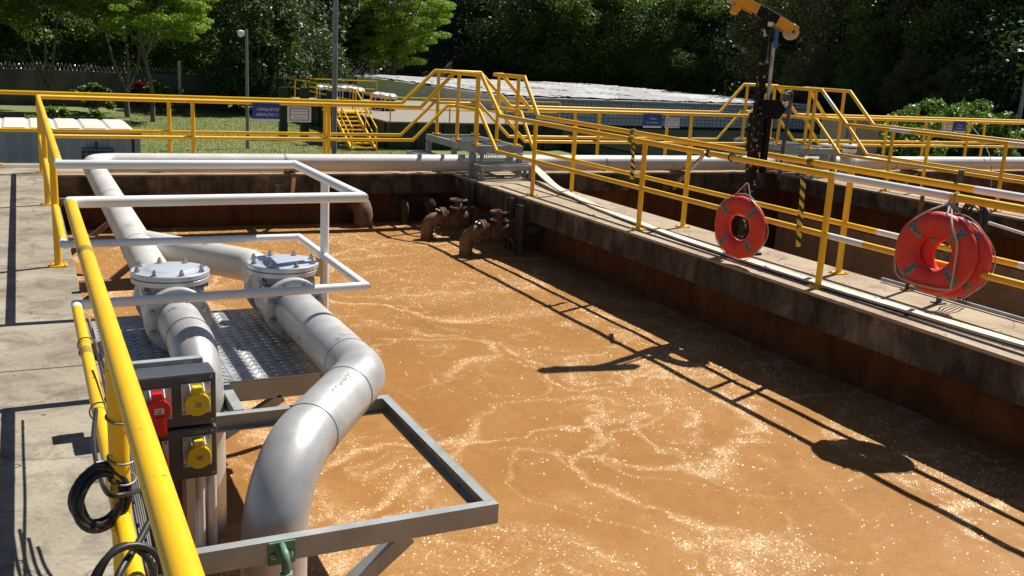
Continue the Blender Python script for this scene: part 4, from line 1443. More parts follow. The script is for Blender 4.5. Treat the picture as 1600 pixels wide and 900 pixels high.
blue_sign(394, 161, 437, 190, 16.02, [('TANQUE DE', .16, .06), ('AERAÇÃO 2', -.13, .02)], 'larger blue tank name sign in capitals on the left part of the back railing', .064)
white_sign(449, 166, 486, 191, 16.02, ['Proibido permanecer e', 'transitar pela borda da', 'área do tanque.'], 'white framed notice beside the larger blue sign, left of the yellow stair', .030)
blue_sign(1006, 178, 1033, 200, 16.02, [('Tanque', .17, .0), ('de Aeração 1', -.10, .02)], 'blue tank name sign in small letters before the long building', .055)
white_sign(1040, 183, 1061, 200, 16.02, ['Proibido permanecer', 'transitar na borda', 'do tanque.'], 'white framed notice hanging before the long building', .026)
white_sign(1473, 192, 1487, 206, 16.02, ['Proibido', 'transitar', 'na área'], 'small white notice at the right beside a blue sign', .034)
blue_sign(1491, 190, 1508, 207, 16.02, [('Tanque', .17, 0), ('de Aeração', -.10, 0)], 'small blue sign at the far right of the back railing', .05)
# slack white rope over the right end
tag(MB().tube(spline([at(1510, 190, 'Y', 16.0), at(1530, 212, 'Y', 15.6), at(1545, 240, 'Y', 15.2), at(1549, 262, 'Y', 15.0), at(1549, 296, 'Y', 15.0)]), .010, 6).build('slack_rope', ROPE), 'slack thin white rope hanging over the pipe at the far right', 'rope')

# upright bar standing before the second stile
p0, p1 = at(1222, 240, 'Y', 14.6), at(1238, 142, 'Y', 14.6)
t = thing('bent_stand', p0, 'thin grey bent bar stand in front of the second stile', 'stand')
MB().tube(fillet([p0, p1, p1 + Vector((-.16, 0, -.06))], .05, 5), .035, 10).build('bar', OLD_STEEL, t)
MB().box(p1 + Vector((-.14, 0, -.12)), (.16, .1, .14)).build('clamp', OLD_STEEL, t, 0, .02)
MB().tube([(p0.x, p0.y, p0.z), (p0.x, p0.y, .0)], .035, 10).build('foot', OLD_STEEL, t)

# small actuator valves by the second stile
for (u, v, lab) in ((1297, 224, 'small white actuator beside the second stile, left one'), (1328, 230, 'small white actuator beside the second stile, right one')):
    p = at(u, v, 'Y', 15.3)
    t = thing('actuator', (p.x, 15.3, .37), lab, 'valve', 'white actuators on the pipe')
    MB().lathe((p.x, 15.3, .36), (0, 0, 1), [(0, .05), (.09, .05), (.09, .13), (.12, .14), (.24, .14), (.26, .12), (.26, 0)], 16).build('housing', WHITE, t)
    MB().lathe((p.x, 15.3, .535), (0, 0, 1), [(0, .143), (.03, .143)], 16).build('dark_band', DARK_PRINT, t)
    MB().cyl((p.x, 15.3, .62), (p.x, 15.3, .66), .03, n=10).build('knob', DARK_PRINT, t)

# utility cabinet behind the back walkway
t = thing('utility_cabinet', (17.7, 17.9, ZG), 'beige and grey utility cabinet behind the second stile', 'cabinet')
MB().box((17.70, 17.95, -.65), (1.10, .80, 3.30)).build('body', CABINET_SIDE, t, 0, .01)
MB().box((17.14, 17.94, -.65), (.03, .78, 3.26)).build('side_panel', CABINET, t, 0, .004)
MB().box((17.68, 17.94, 1.02), (1.22, .92, .05)).build('roof', CABINET, t, 0, .006)
MB().box((17.70, 17.54, -.1), (.9, .02, 1.9)).build('door', CABINET_SIDE, t, 0, .006)

# ================================================================== beyond the tanks
# shipping container
cx0, cx1, cy0, cy1, cz0, cz1 = -4.30, 1.76, 20.10, 22.54, ZG, .29
t = thing('shipping_container', ((cx0 + cx1) / 2, (cy0 + cy1) / 2, ZG), 'blue-grey shipping container with a pale ribbed roof behind the left deck', 'container')
side = MB()
n = 22
for k in range(n):
    xa = cx0 + .12 + (cx1 - cx0 - .24) * k / n
    xb = cx0 + .12 + (cx1 - cx0 - .24) * (k + 1) / n
    q1, q2, q3 = xa + (xb - xa) * .35, xa + (xb - xa) * .5, xa + (xb - xa) * .85
    side.add([(x, y, z) for z in (cz0 + .15, cz1 - .10) for x, y in ((xa, cy0 + .05), (q1, cy0 + .05), (q2, cy0 + .014), (q3, cy0 + .014), (xb, cy0 + .05))], [(i, i + 1, i + 6, i + 5) for i in range(4)])
side.build('corrugated_side', CONT_BLUE, t, 0)
MB().box(((cx0 + cx1) / 2, cy1 - .03, (cz0 + cz1) / 2), (cx1 - cx0 - .2, .04, cz1 - cz0 - .2)).build('rear_side', CONT_BLUE, t, 0)
for x in (cx0 + .03, cx1 - .03):
    MB().box((x, (cy0 + cy1) / 2, (cz0 + cz1) / 2), (.03, cy1 - cy0 - .1, cz1 - cz0 - .2)).build('end_wall', CONT_BLUE, t, 0)
    for y in (cy0 + .06, cy1 - .06):
        MB().box((x, y, (cz0 + cz1) / 2), (.11, .11, cz1 - cz0 - .32)).build('corner_post', CONT_BLUE, t, 0, .006)
        for z in (cz0 + .06, cz1 - .05):
            MB().box((x, y, z), (.17, .165, .118)).build('corner_casting', mk('rusty_casting', (.34, .24, .15), (.22, .15, .10), .7, 0, 8), t, 0, .01)
for y in (cy0 + .03, cy1 - .03):
    MB().box(((cx0 + cx1) / 2, y, cz1 - .06), (cx1 - cx0 - .25, .06, .10)).build('top_beam', CONT_BLUE, t, 0)
    MB().box(((cx0 + cx1) / 2, y, cz0 + .08), (cx1 - cx0 - .25, .06, .14)).build('bottom_beam', CONT_BLUE, t, 0)
nr = 13
for k in range(nr):
    xa, xb = cx0 + .06 + (cx1 - cx0 - .12) * k / nr, cx0 + .06 + (cx1 - cx0 - .12) * (k + 1) / nr
    r_ = MB()
    dxx = xb - xa
    prof = [(xa, -.02), (xa + dxx * .10, .012), (xa + dxx * .86, .014), (xa + dxx * .97, -.02), (xb, -.02)]
    vs = [(x, y, cz1 + z) for y in (cy0 + .07, cy1 - .07) for x, z in prof]
    r_.add(vs, [(i, i + 1, i + 6, i + 5) for i in range(4)])
    r_.build('roof_panel', CONT_ROOF, t, 0)
sp0 = at(153, 238, 'Y', cy0)
sg = MB().box((sp0.x, cy0 + .006, sp0.z - .06), (.56, .006, .30)).build('sign_board', mk('navy_sign', (.02, .045, .12), (.02, .04, .10), .5), t, 0)
for i, tx in enumerate(('VENDA E LOCAÇÃO', 'DE CONTAINERS')):
    text_mesh('lettering', tx, .066, mk('pale_blue_print', (.55, .60, .66), (.48, .53, .60), .5), t, sign_matrix(Vector((sp0.x, cy0 + .001, sp0.z + .045 - .085 * i))))
MB().box((1.0, cy0 + .0, .0), (.06, .03, .12)).build('side_vent', OLD_STEEL, t, 0)

# lamp and camera poles
lp0 = at(522, 240, 'Y', 21.0)
t = thing('lamp_pole', (lp0.x, 21, ZG), 'tall grey lamp pole rising behind the back railing', 'lamp post')
MB().tube([(lp0.x, 21, ZG), (lp0.x, 21, 2.5), (lp0.x + .01, 21, 7.5)], [.062, .055, .045], 14).build('pole', POLE_GREY, t)
MB().box((lp0.x, 21, ZG + .02), (.3, .3, .04)).build('foot_plate', POLE_GREY, t, 0)
MB().tube(fillet([(lp0.x, 21, 7.4), (lp0.x, 21, 7.8), (lp0.x + .9, 21, 7.9)], .3, 6), .035, 10).build('arm', POLE_GREY, t)
MB().box((lp0.x + 1.1, 21, 7.9), (.55, .22, .10)).build('lamp_head', POLE_GREY, t, 0, .03)
cp0 = at(387, 232, 'Z', ZG)
ct = at(383, 45, 'Y', cp0.y)
t = thing('camera_pole', (cp0.x, cp0.y, ZG), 'thin grey pole on the lawn with a small white camera on top', 'camera pole')
MB().tube([(cp0.x, cp0.y, ZG), (cp0.x, cp0.y, ct.z)], [.075, .055], 10).build('pole', POLE_GREY, t)
MB().tube([(cp0.x, cp0.y, ct.z - .10), (cp0.x - .25, cp0.y - .1, ct.z - .10)], .025, 8).build('arm', POLE_GREY, t)
MB().lathe((cp0.x - .25, cp0.y - .1, ct.z - .06), (0, 0, -1), [(0, .05), (.04, .13), (.16, .13), (.24, .10), (.29, 0)], 14).build('camera', WHITE, t)
wp = at(281, 146, 'Y', 62)
t = thing('wall_post', (wp.x, 62, ZG), 'slim pale post standing before the far wall', 'post')
MB().cyl((wp.x, 62, ZG), (wp.x, 62, at(280, 95, 'Y', 62).z), .09, n=8).build('tube', mk('pale_post', (.45, .44, .42), (.36, .35, .33), .7), t)
MB().box((wp.x, 62, ZG + .05), (.4, .4, .1)).build('foot', FAR_WALL, t, 0)
rp0 = at(1580, 230, 'Y', 30)
t = thing('leaning_post', (rp0.x, 30, ZG), 'grey leaning post among the dark trees at the far right edge', 'post')
MB().tube([(rp0.x, 30, ZG), at(1600, 145, 'Y', 30.0), at(1612, 60, 'Y', 30)], .10, 10).build('tube', POLE_GREY, t)
MB().box((rp0.x, 30, ZG + .05), (.4, .4, .1)).build('foot', POLE_GREY, t, 0)

# dark green process tank with yellow stair and railing
gx0, gy0, gz = 14.35, 42.0, -1.07
gx1, gy1 = 23.2, 60.0
t = thing('process_tank', ((gx0 + gx1) / 2, 50, ZG), 'dark green steel process tank with tan top behind the back walkway', 'tank')
MB().box(((gx0 + gx1) / 2, (gy0 + gy1) / 2, (ZG + gz) / 2 - .03), (gx1 - gx0, gy1 - gy0, gz - ZG - .06)).build('shell', DARK_GREEN, t, 0)
MB().box(((gx0 + gx1) / 2, (gy0 + gy1) / 2, gz - .03), (gx1 - gx0 + .12, gy1 - gy0 + .12, .06)).build('top_deck', TANK_TOP, t, 0)
for k in range(7):
    MB().box((gx0 + 1.3 * k + .05, gy0 - .05, (ZG + gz) / 2 - .03), (.08, .08, gz - ZG - .1)).build('rib', DARK_GREEN, t, 0)
for k in range(8):
    MB().box((gx0 - .05, gy0 + 2.2 * k + .4, (ZG + gz) / 2 - .03), (.08, .08, gz - ZG - .1)).build('rib', DARK_GREEN, t, 0)
for k, (x, y) in enumerate(((10.6, 46), (11.6, 46), (12.3, 44))):
    u = MB().box((x, y, -1.1), (.35, .35, 2.4)).build('steel_column', DARK_GREEN, None, 0)
    tag(u, ('leftmost', 'middle', 'rightmost')[k] + ' of the three dark green columns left of the yellow stair', 'column', 'dark green columns')


def small_rail(pts, z, label, r=.035):
    t = thing('railing', (pts[0][0], pts[0][1], z), label, 'railing')
    for zz in (1.05, .55):
        MB().tube([(x, y, z + zz) for x, y in pts], r, 6).build('rail', YELLOW_FAR, t)
    for i in range(len(pts) - 1):
        a, b_ = Vector((pts[i][0], pts[i][1], 0)), Vector((pts[i + 1][0], pts[i + 1][1], 0))
        m = max(1, int((b_ - a).length / 2.2))
        for k in range(m + 1):
            if k == 0 and i > 0:
                continue
            p = a.lerp(b_, k / m)
            MB().cyl((p.x, p.y, z), (p.x, p.y, z + 1.05), r, n=6).build('post', YELLOW_FAR, t)
    return t


small_rail([(gx0 + .1, 50.5), (gx0 + .1, gy0 + .1), (gx1 - .2, gy0 + .1)], gz, 'thin yellow railing round the front edge of the dark green tank')
small_rail([(gx0 + .1, 52.0), (gx0 + .1, 61.8), (gx0 + 6, 61.8)], gz + .02, 'thin yellow railing round the rear left corner of the dark green tank')
# stair
t = thing('yellow_stair', (12.95, 43, ZG), 'yellow steel stair against the dark green tank', 'stair')
s0, s1 = Vector((12.95, 44.2, -.82)), Vector((12.98, 41.2, ZG))
for dx in (-.55, .55):
    MB().bar(s0 + Vector((dx, 0, 0)), s1 + Vector((dx, 0, 0)), .06, .22).build('stringer', YELLOW_FAR, t, 0)
    MB().tube([s0 + Vector((dx, 1.2, 1.0)), s0 + Vector((dx, 0, 1.0)), s1 + Vector((dx, 0, 1.0)), s1 + Vector((dx, 0, 0))], .035, 6).build('hand_rail', YELLOW_FAR, t)
    MB().tube([s0 + Vector((dx, 0, .5)), s1 + Vector((dx, 0, .5))], .03, 6).build('knee_rail', YELLOW_FAR, t)
    for f in (0, .5):
        p = s0.lerp(s1, f) + Vector((dx, 0, 0))
        MB().cyl(p, p + Vector((0, 0, 1.0)), .03, n=6).build('post', YELLOW_FAR, t)
for k in range(9):
    p = s0.lerp(s1, (k + .3) / 9)
    MB().box(p, (1.02, .26, .05)).build('tread', YELLOW_FAR, t, 0)
MB().box((13.3, 44.9, -.86), (2.0, 1.3, .07)).build('landing', YELLOW_FAR, t, 0)

# white capped blower units on the tank
CAPN = 0
for (u, v, y) in ((505, 137, 58.5), (524, 139, 57.5), (541, 139, 55.0), (557, 141, 54.0), (592, 149, 50.5), (607, 151, 49.4)):
    p = at(u, v, 'Y', y)
    CAPN += 1
    lab = ('first', 'second', 'third', 'fourth', 'fifth', 'sixth')[CAPN - 1] + ' white-capped blower from the left on the dark green tank'
    t = thing('blower_unit', (p.x, y, gz), lab, 'blower', 'white-capped blowers on the tank')
    prof = []
    mb = MB()
    R_ = .46
    n = 24
    mb.lathe((p.x, y, p.z), (0, 0, 1), [(-.10, R_ * .98), (-.08, R_), (.02, R_ * .95), (.10, R_ * .7), (.15, R_ * .3), (.16, 0)], n)
    for i_, q in enumerate(mb.v):
        a = math.atan2(q.y - y, q.x - p.x)
        k = 1 + .07 * math.cos(a * 8)
        mb.v[i_] = Vector((p.x + (q.x - p.x) * k, y + (q.y - y) * k, q.z + .03 * math.cos(a * 8)))
    mb.build('cap', WHITE, t, 60)
    MB().cyl((p.x, y, gz), (p.x, y, p.z - .10), R_ * .72, n=16).build('drum', DARKNESS, t)
    for k in range(4):
        a = math.pi / 4 + k * math.pi / 2
        MB().bar((p.x + R_ * .85 * math.cos(a), y + R_ * .85 * math.sin(a), gz), (p.x + R_ * .85 * math.cos(a), y + R_ * .85 * math.sin(a), p.z - .09), .05, .05).build('leg', WHITE, t, 0)

t = thing('low_filler_block', (36, 46, ZG), 'low dark green filler block in front of the long building', 'tank')  # dark block added to fill the dark zone below the siding
MB().box((38.6, 41.5, (ZG - 1.75) / 2 - .02), (30.4, 14.4, -1.75 - ZG - .04)).build('shell', DARK_GREEN, t, 0)
MB().box((38.6, 41.5, -1.75), (30.5, 14.5, .05)).build('top_plate', DARK_TOP, t, 0)
for k in range(14):
    MB().box((23.6 + 2.2 * k, 34.27, (ZG - 1.75) / 2 - .02), (.09, .07, -1.79 - ZG)).build('rib', DARK_GREEN, t, 0)
# long low building with bleached sheet roof
bx0, bx1, by0, by1, bz = 24.5, 46.6, 50.0, 79.2, -.24
t = thing('long_building', (35, 65, ZG), 'long low building with pale siding and a bleached white sheet roof', 'building')
MB().box(((bx0 + bx1) / 2, (by0 + by1) / 2, (bz + ZG) / 2 - .2), (bx1 - bx0 - .6, by1 - by0 - .6, bz - ZG - .5)).build('shaded_interior', DARKNESS, t, 0)  # near-black solid put in for the shaded interior of the open shed
nsd = 7
sb0 = bz - 1.38
for k in range(nsd):
    z0_, z1_ = sb0 + (bz - sb0) * k / nsd, sb0 + (bz - sb0) * (k + 1) / nsd
    off = .0 + .02 * (k % 2)
    MB().box((bx0 - off, (by0 + by1) / 2, (z0_ + z1_) / 2), (.10, by1 - by0, (z1_ - z0_) * .93)).build('siding_board', SIDING, t, 0)
    MB().box(((bx0 + bx1) / 2, by0 - off, (z0_ + z1_) / 2), (bx1 - bx0 - .12, .10, (z1_ - z0_) * .93)).build('siding_board', SIDING, t, 0)
for k in range(12):
    MB().box((bx0 + .2 + (bx1 - bx0 - .4) * k / 11, by0 + .1, (sb0 + ZG) / 2), (.16, .16, sb0 - ZG)).build('column', OLD_STEEL, t, 0)
for k in range(11):
    MB().box((bx0 + .12, by0 + .5 + (by1 - by0 - 1) * k / 10, (sb0 + ZG) / 2), (.16, .16, sb0 - ZG)).build('column', OLD_STEEL, t, 0)
# wire mesh hung before the front siding
ms = MB()
for k in range(74):
    x = bx0 + (bx1 - bx0) * k / 73
    ms.box((x, by0 - .16, (bz - .05 + ZG + .3) / 2), (.022, .02, bz - .05 - ZG - .3))
for k in range(9):
    z = bz - .10 - k * .215
    ms.box(((bx0 + bx1) / 2, by0 - .183, z), (bx1 - bx0, .02, .022))
tag(ms.build('wire_mesh', POLE_GREY, t, 0), kind='stuff')
MB().box(((bx0 + bx1) / 2, by0 - .10, bz + .03), (bx1 - bx0 + .3, .34, .07)).build('eave_trim', WHITE, t, 0)
MB().box((bx0 - .10, (by0 + by1) / 2 + .1, bz + .03), (.34, by1 - by0, .07)).build('eave_trim', WHITE, t, 0)
ncol, nrow = 13, 12
sheet = {}
for v_ in range(4):
    m_ = MB()
    n_ = 6
    sx_, sy_ = (bx1 - bx0) / ncol, (by1 - by0) / nrow
    vs = []
    for i in range(n_ + 1):
        for zz in (0, .03):
            pass
    xsn = [sx_ * (i / n_ - .5) * 1.01 for i in range(n_ + 1)]
    top = [(x, s * sy_ * .505, .035 * (i % 2) + random.uniform(-.005, .005) + (.05 if s < 0 else 0)) for s in (-1, 1) for i, x in enumerate(xsn)]
    bot = [(x, y, z - .03) for x, y, z in top]
    fs = [(i, i + 1, n_ + 2 + i, n_ + 1 + i) for i in range(n_)]
    kk = len(top)
    fs += [(kk + n_ + 1 + i, kk + n_ + 2 + i, kk + i + 1, kk + i) for i in range(n_)]
    fs += [(i, kk + i, kk + i + 1, i + 1) for i in range(n_)] + [(0, n_ + 1, kk + n_ + 1, kk), (n_, kk + n_, kk + 2 * n_ + 1, 2 * n_ + 1)]
    m_.add(top + bot, fs)
    sheet[v_] = proto(m_, 'roof_sheet', (ROOF_SHEET, mk('bleached_roof_sheet_dull', (.36, .35, .34), (.28, .27, .26), .7, 0, .8), ROOF_SHEET, mk('bleached_roof_sheet_white', (.54, .53, .52), (.44, .43, .42), .55, 0, .8))[v_], 0)
for i in range(ncol):
    for j in range(nrow):
        p = (bx0 + (i + .5) * (bx1 - bx0) / ncol + RNG.uniform(-.05, .05), by0 + (j + .5) * (by1 - by0) / nrow, bz + .13 + RNG.uniform(0, .012))
        place(sheet[int(RNG.integers(0, 4))], 'roof_sheet', t, p, (RNG.uniform(-.003, .003), RNG.uniform(-.002, .004), 1), scale=.985)

# perimeter wall with razor wire
t = thing('perimeter_wall', (6, 66, ZG), 'grey perimeter wall topped with razor wire at the far left', 'wall')
for k in range(10):
    x = -14 + 2.7 * k
    MB().box((x, 66 + .25 * k * .0, ZG + 1.05), (2.66, .16, 2.1)).build('wall_panel', FAR_WALL, t, 0)
    MB().box((x + 1.35, 65.93, ZG + 1.12), (.14, .2, 2.24)).build('pillar', FAR_WALL, t, 0)
rz = []
for i in range(110 * 10):
    th = 2 * math.pi * i / 10
    k_ = 1 + .25 * math.sin(i * .13) * math.sin(i * .031)
    rz.append(Vector((-14 + 25.5 * i / 1100, 66 + .2 * k_ * math.cos(th), ZG + 2.28 + .2 * k_ * math.sin(th) + .05 * math.sin(i * .021))))
MB().tube(rz, .009, 4).build('razor_wire', mk('razor_steel', (.60, .60, .60), (.5, .5, .5), .3, .6), t)

# ================================================================== vegetation
def leaf_cloud(centers, radii, n, size, flat=.75, seed=0, droop=0.0, aspect=.5):
    rg = np.random.default_rng(seed)
    C = np.array(centers)
    Rr = np.array(radii)
    idx = rg.choice(len(C), n, p=(Rr ** 2.2) / (Rr ** 2.2).sum())
    d = rg.normal(size=(n, 3))
    d /= np.linalg.norm(d, axis=1)[:, None]
    rad = rg.uniform(.35, 1.0, n) ** .6
    pos = C[idx] + d * (rad * Rr[idx])[:, None] * np.array([1, 1, flat])
    nr = d * .6 + rg.normal(size=(n, 3)) * .55 + np.array([0, 0, .45])
    nr /= np.linalg.norm(nr, axis=1)[:, None]
    a = rg.normal(size=(n, 3))
    u = np.cross(nr, a)
    u /= np.linalg.norm(u, axis=1)[:, None]
    v = np.cross(nr, u)
    s = size * rg.uniform(.6, 1.35, n)[:, None]
    V = np.empty((n, 4, 3))
    V[:, 0] = pos - u * s
    V[:, 1] = pos - v * s * aspect + nr * s * .12
    V[:, 2] = pos + u * s - nr * s * droop
    V[:, 3] = pos + v * s * aspect + nr * s * .12
    F = np.arange(n * 4).reshape(n, 4)
    return V.reshape(-1, 3), F


def crown_mesh(name, rx, rz, zc, nclump, nleaf, size, seed, mat, flat=.7, lean=(0, 0), rmin=.16, rmax=.34):
    rg = np.random.default_rng(seed)
    cs, rs = [], []
    while len(cs) < nclump:
        q = rg.uniform(-1, 1, 3)
        l = np.linalg.norm(q)
        if l > 1 or (l < .45 and rg.random() < .7):
            continue
        cs.append((q[0] * rx + lean[0] * q[2], q[1] * rx + lean[1] * q[2], zc + q[2] * rz))
        rs.append(rx * rg.uniform(rmin, rmax))
    V, F = leaf_cloud(cs, rs, nleaf, size, flat, seed + 1)
    me = fast_mesh(name, V, F)
    me.materials.append(mat)
    return me, cs


def trunk_mesh(name, cs, h0, r0, seed, limbs=9, lean=(0, 0), fork=1):
    rg = random.Random(seed)
    mb = MB()
    top = Vector((lean[0], lean[1], h0))
    mb.tube(spline([(0, 0, -.3), (lean[0] * .2 + .1, lean[1] * .2, h0 * .35), (lean[0] * .6, lean[1] * .6 + .1, h0 * .7), top], 4), [r0 * (1 - .45 * i / 12) for i in range(13)], 8)
    for k in range(min(limbs, len(cs))):
        e = Vector(cs[rg.randrange(len(cs))])
        b_ = Vector((lean[0], lean[1], h0)) * rg.uniform(.55, 1.0)
        mid = b_.lerp(e, .5) + Vector((rg.uniform(-.3, .3), rg.uniform(-.3, .3), rg.uniform(.2, .7)))
        mb.tube(spline([b_, mid, e], 4), [r0 * .42 * (1 - .8 * i / 8) for i in range(9)], 6)
    me = bpy.data.meshes.new(name)
    me.from_pydata([tuple(q) for q in mb.v], [], mb.f)
    me.materials.append(BARK)
    me.shade_smooth()
    return me


def plant(name, loc, crown, trunk, label, cat, rz=0.0, s=1.0, group=None, sz=1.0):
    t = thing(name, loc, label, cat, group)
    t.rotation_euler = (0, 0, rz)
    t.scale = (s, s, s * sz)
    for nm, me in (('trunk', trunk), ('crown', crown)):
        o = bpy.data.objects.new(nm, me)
        COL.objects.link(o)
        o.parent = t
    return t


KINDS = []
for i, (rx, rz, zc, ncl, nl, sz_, mat, fl) in enumerate((
        (4.6, 6.2, 8.2, 95, 17000, .20, LEAF_DARK, .7),
        (5.2, 5.6, 7.6, 110, 18000, .19, LEAF_MID, .65),
        (4.2, 6.6, 8.6, 120, 34000, .115, LEAF_BROWN, .75),
        (5.6, 6.0, 7.4, 120, 24000, .15, LEAF_DARK, .6),
        (4.6, 6.2, 8.0, 120, 32000, .115, LEAF_MID, .7),
        (5.4, 5.8, 6.4, 130, 40000, .12, LEAF_MID, .7))):
    cm, cs = crown_mesh('crown', rx, rz, zc, ncl, nl, sz_, 20 + i, mat, fl)
    KINDS.append((cm, trunk_mesh('trunk', cs, zc * .8, .30, 40 + i, 14, (.4 - .3 * i, .2))))

# forest: rows of individual trees standing where the photograph shows them
NUM = ('first', 'second', 'third', 'fourth', 'fifth', 'sixth', 'seventh', 'eighth', 'ninth', 'tenth', 'eleventh', 'twelfth', 'thirteenth', 'fourteenth')
front = [  # photo x, distance, kind, scale
    (-40, 78, 1, 1.0), (20, 74, 0, 1.05), (120, 82, 3, 1.0), (215, 80, 1, 1.05), (300, 78, 0, 1.0), (385, 84, 3, 1.1), (455, 86, 0, 1.1), (520, 92, 0, 1.05)]
nearer = [(365, 67, 1, .72), (405, 63, 0, .66), (450, 66, 3, .62)]
for k, (u, dist, kd, s) in enumerate(nearer):
    p = at(u, 130, 'Y', dist)
    plant('forest_tree', (p.x, p.y, ZG - 1.2), KINDS[kd][0], KINDS[kd][1], NUM[k] + ' from the left of the leafy dark trees between wall end and lamp pole', 'tree', k * 2.3, s, 'dark trees beside the end of the wall')
cnt = 0
for k, (u, dist, kd, s) in enumerate(front):
    p = at(u, 130, 'Y', dist)
    plant('forest_tree', (p.x, p.y, ground_h(p.x, p.y)), KINDS[kd][0], KINDS[kd][1], NUM[k] + ' tall dark tree from the left, behind the razor-wire wall', 'tree', k * 1.7, s, 'dark trees behind the wall')
mid = [(770, 106, 0, 1.15), (800, 98, 3, 1.1), (865, 94, 5, 1.15), (935, 92, 5, 1.1), (1005, 90, 5, 1.1), (1080, 88, 5, 1.15), (1150, 86, 3, 1.1)]
order = sorted(range(len(mid)), key=lambda i: mid[i][0])
for k, i in enumerate(order):
    u, dist, kd, s = mid[i]
    p = at(u, 130, 'Y', dist)
    plant('forest_tree', (p.x, p.y, ground_h(p.x, p.y)), KINDS[kd][0], KINDS[kd][1], NUM[k] + ' dark tree from the left in the row behind the long building', 'tree', k * 2.1 + 1, s, 'dark trees behind the long building')
right = [(1215, 66, 2, 1.1), (1275, 60, 4, 1.0), (1330, 56, 2, 1.05), (1390, 52, 4, .95), (1450, 50, 2, 1.05), (1510, 46, 4, 1.0), (1570, 44, 2, 1.0), (1635, 42, 2, 1.0)]
for k, (u, dist, kd, s) in enumerate(right):
    p = at(u, 130, 'Y', dist)
    plant('forest_tree', (p.x, p.y, ground_h(p.x, p.y)), KINDS[kd][0], KINDS[kd][1], NUM[k] + ' tall tree from the left in the dark wood at the right', 'tree', k * 1.3 + .5, s, 'trees of the wood at the right')

young = [(10, 71, 1, .74), (110, 73, 5, .72), (235, 72, 5, .72), (310, 74, 1, .68), (1045, 85, 5, .72), (1120, 82, 5, .62), (1260, 54, 2, .45), (1345, 50, 4, .42), (1425, 46, 2, .44), (1500, 42, 2, .42), (1575, 40, 2, .44)]
for k, (u, dist, kd, s) in enumerate(young):
    p = at(u, 130, 'Y', dist)
    plant('young_tree', (p.x, p.y, ZG - .6), KINDS[kd][0], KINDS[kd][1], NUM[k] + ' lower sunlit tree from the left in front of the dark wood', 'tree', k * 1.9 + .7, s, 'lower trees before the dark wood')

# bright feathery tree behind the process tank
cm, cs = crown_mesh('crown', 5.2, 5.0, 7.2, 260, 95000, .085, 71, LEAF_BRIGHT, .36, (0, 0), .10, .20)
p = at(612, 130, 'Y', 90)
plant('feathery_tree', (p.x, p.y, ground_h(p.x, p.y)), cm, trunk_mesh('trunk', cs, 5.2, .2, 72, 22, (.3, 0)), 'bright yellow-green feathery tree behind the dark green tank', 'tree', 0, 1.05)
# slender branching trees in front of the wall
cm, cs = crown_mesh('crown', 4.4, 3.4, 7.6, 120, 45000, .085, 81, LEAF_MID, .42, (0, 0), .11, .22)
p = at(186, 172, 'Z', ZG)
tb = MB()
tb.tube(spline([(0, 0, -.2), (-.05, 0, .8), (.02, 0, 1.5)], 4), [.17, .165, .16, .155, .15, .145, .14, .135, .13], 8)
for (a_, b_, c_, e_) in (((-.5, .1, 2.6), (-.9, .2, 4.2), (-1.5, .3, 6.4), .10), ((.10, -.1, 2.8), (.05, .0, 4.4), (.5, .2, 7.0), .09), ((.75, .2, 2.9), (1.0, .3, 4.3), (1.9, .4, 6.6), .08)):
    tb.tube(spline([(.02, 0, 1.4), a_, b_, c_], 4), [e_ * (1 - .06 * i) for i in range(13)], 6)
    for q_ in range(5):
        f_ = Vector(b_).lerp(Vector(c_), q_ / 5)
        g_ = Vector(cs[(q_ * 7 + int(e_ * 1000)) % len(cs)])
        g_ = f_ + (g_ - f_) * .55
        tb.tube(spline([f_, f_.lerp(g_, .5) + Vector((.1, -.2, .3)), g_], 4), [e_ * .45 * (1 - .09 * i) for i in range(9)], 5)
tm = bpy.data.meshes.new('trunk')
tm.from_pydata([tuple(q_) for q_ in tb.v], [], tb.f)
tm.materials.append(BARK)
tm.shade_smooth()
plant('slender_tree', (p.x, 58, ZG), cm, tm, 'slender pale-trunked tree forking low in front of the razor-wire wall', 'tree', .3, 1.0)
p = at(75, 172, 'Z', ZG)
plant('slender_tree', (p.x, 60, ZG), cm, tm, 'pale-trunked tree near the left edge in front of the wall', 'tree', 2.4, 1.0)
cm, cs = crown_mesh('crown', 3.6, 2.6, 6.9, 90, 34000, .075, 85, LEAF_BRIGHT, .36, (0, 0), .11, .20)
p = at(235, 60, 'Y', 55)
plant('feathery_tree', (p.x, 55, ZG), cm, trunk_mesh('trunk', cs, 5.6, .14, 86, 12, (-.6, 0)), 'yellow-green feathery crown over the slender tree at the left', 'tree', 0, .9)


def bush(loc, rx, h, nleaf, size, mat, label, seed, cat='shrub', ncl=16, group=None, flat=.8, aspect=.5):
    rg = np.random.default_rng(seed)
    cs, rs = [], []
    for i in range(ncl):
        a, r = rg.uniform(0, 6.28), rx * rg.uniform(0, 1) ** .5
        cs.append((r * math.cos(a), r * math.sin(a) * .7, h * rg.uniform(.25, .95) * (1 - .35 * (r / rx) ** 2)))
        rs.append(rx * rg.uniform(.16, .30))
    V, F = leaf_cloud(cs, rs, nleaf, size, flat, seed + 3, .35, aspect)
    me = fast_mesh('foliage', V, F)
    me.materials.append(mat)
    t = thing('shrub', loc, label, cat, group)
    o = bpy.data.objects.new('foliage', me)
    COL.objects.link(o)
    o.parent = t
    mb = MB()
    for i in range(0, ncl, 2):
        mb.tube(spline([(0, 0, 0), Vector(cs[i]) * .5 + Vector((0, 0, .1)), cs[i]], 3), [.04, .035, .03, .025, .02, .016, .01], 5)
    me = bpy.data.meshes.new('stems')
    me.from_pydata([tuple(q) for q in mb.v], [], mb.f)
    me.materials.append(BARK)
    o = bpy.data.objects.new('stems', me)
    COL.objects.link(o)
    o.parent = t
    return t


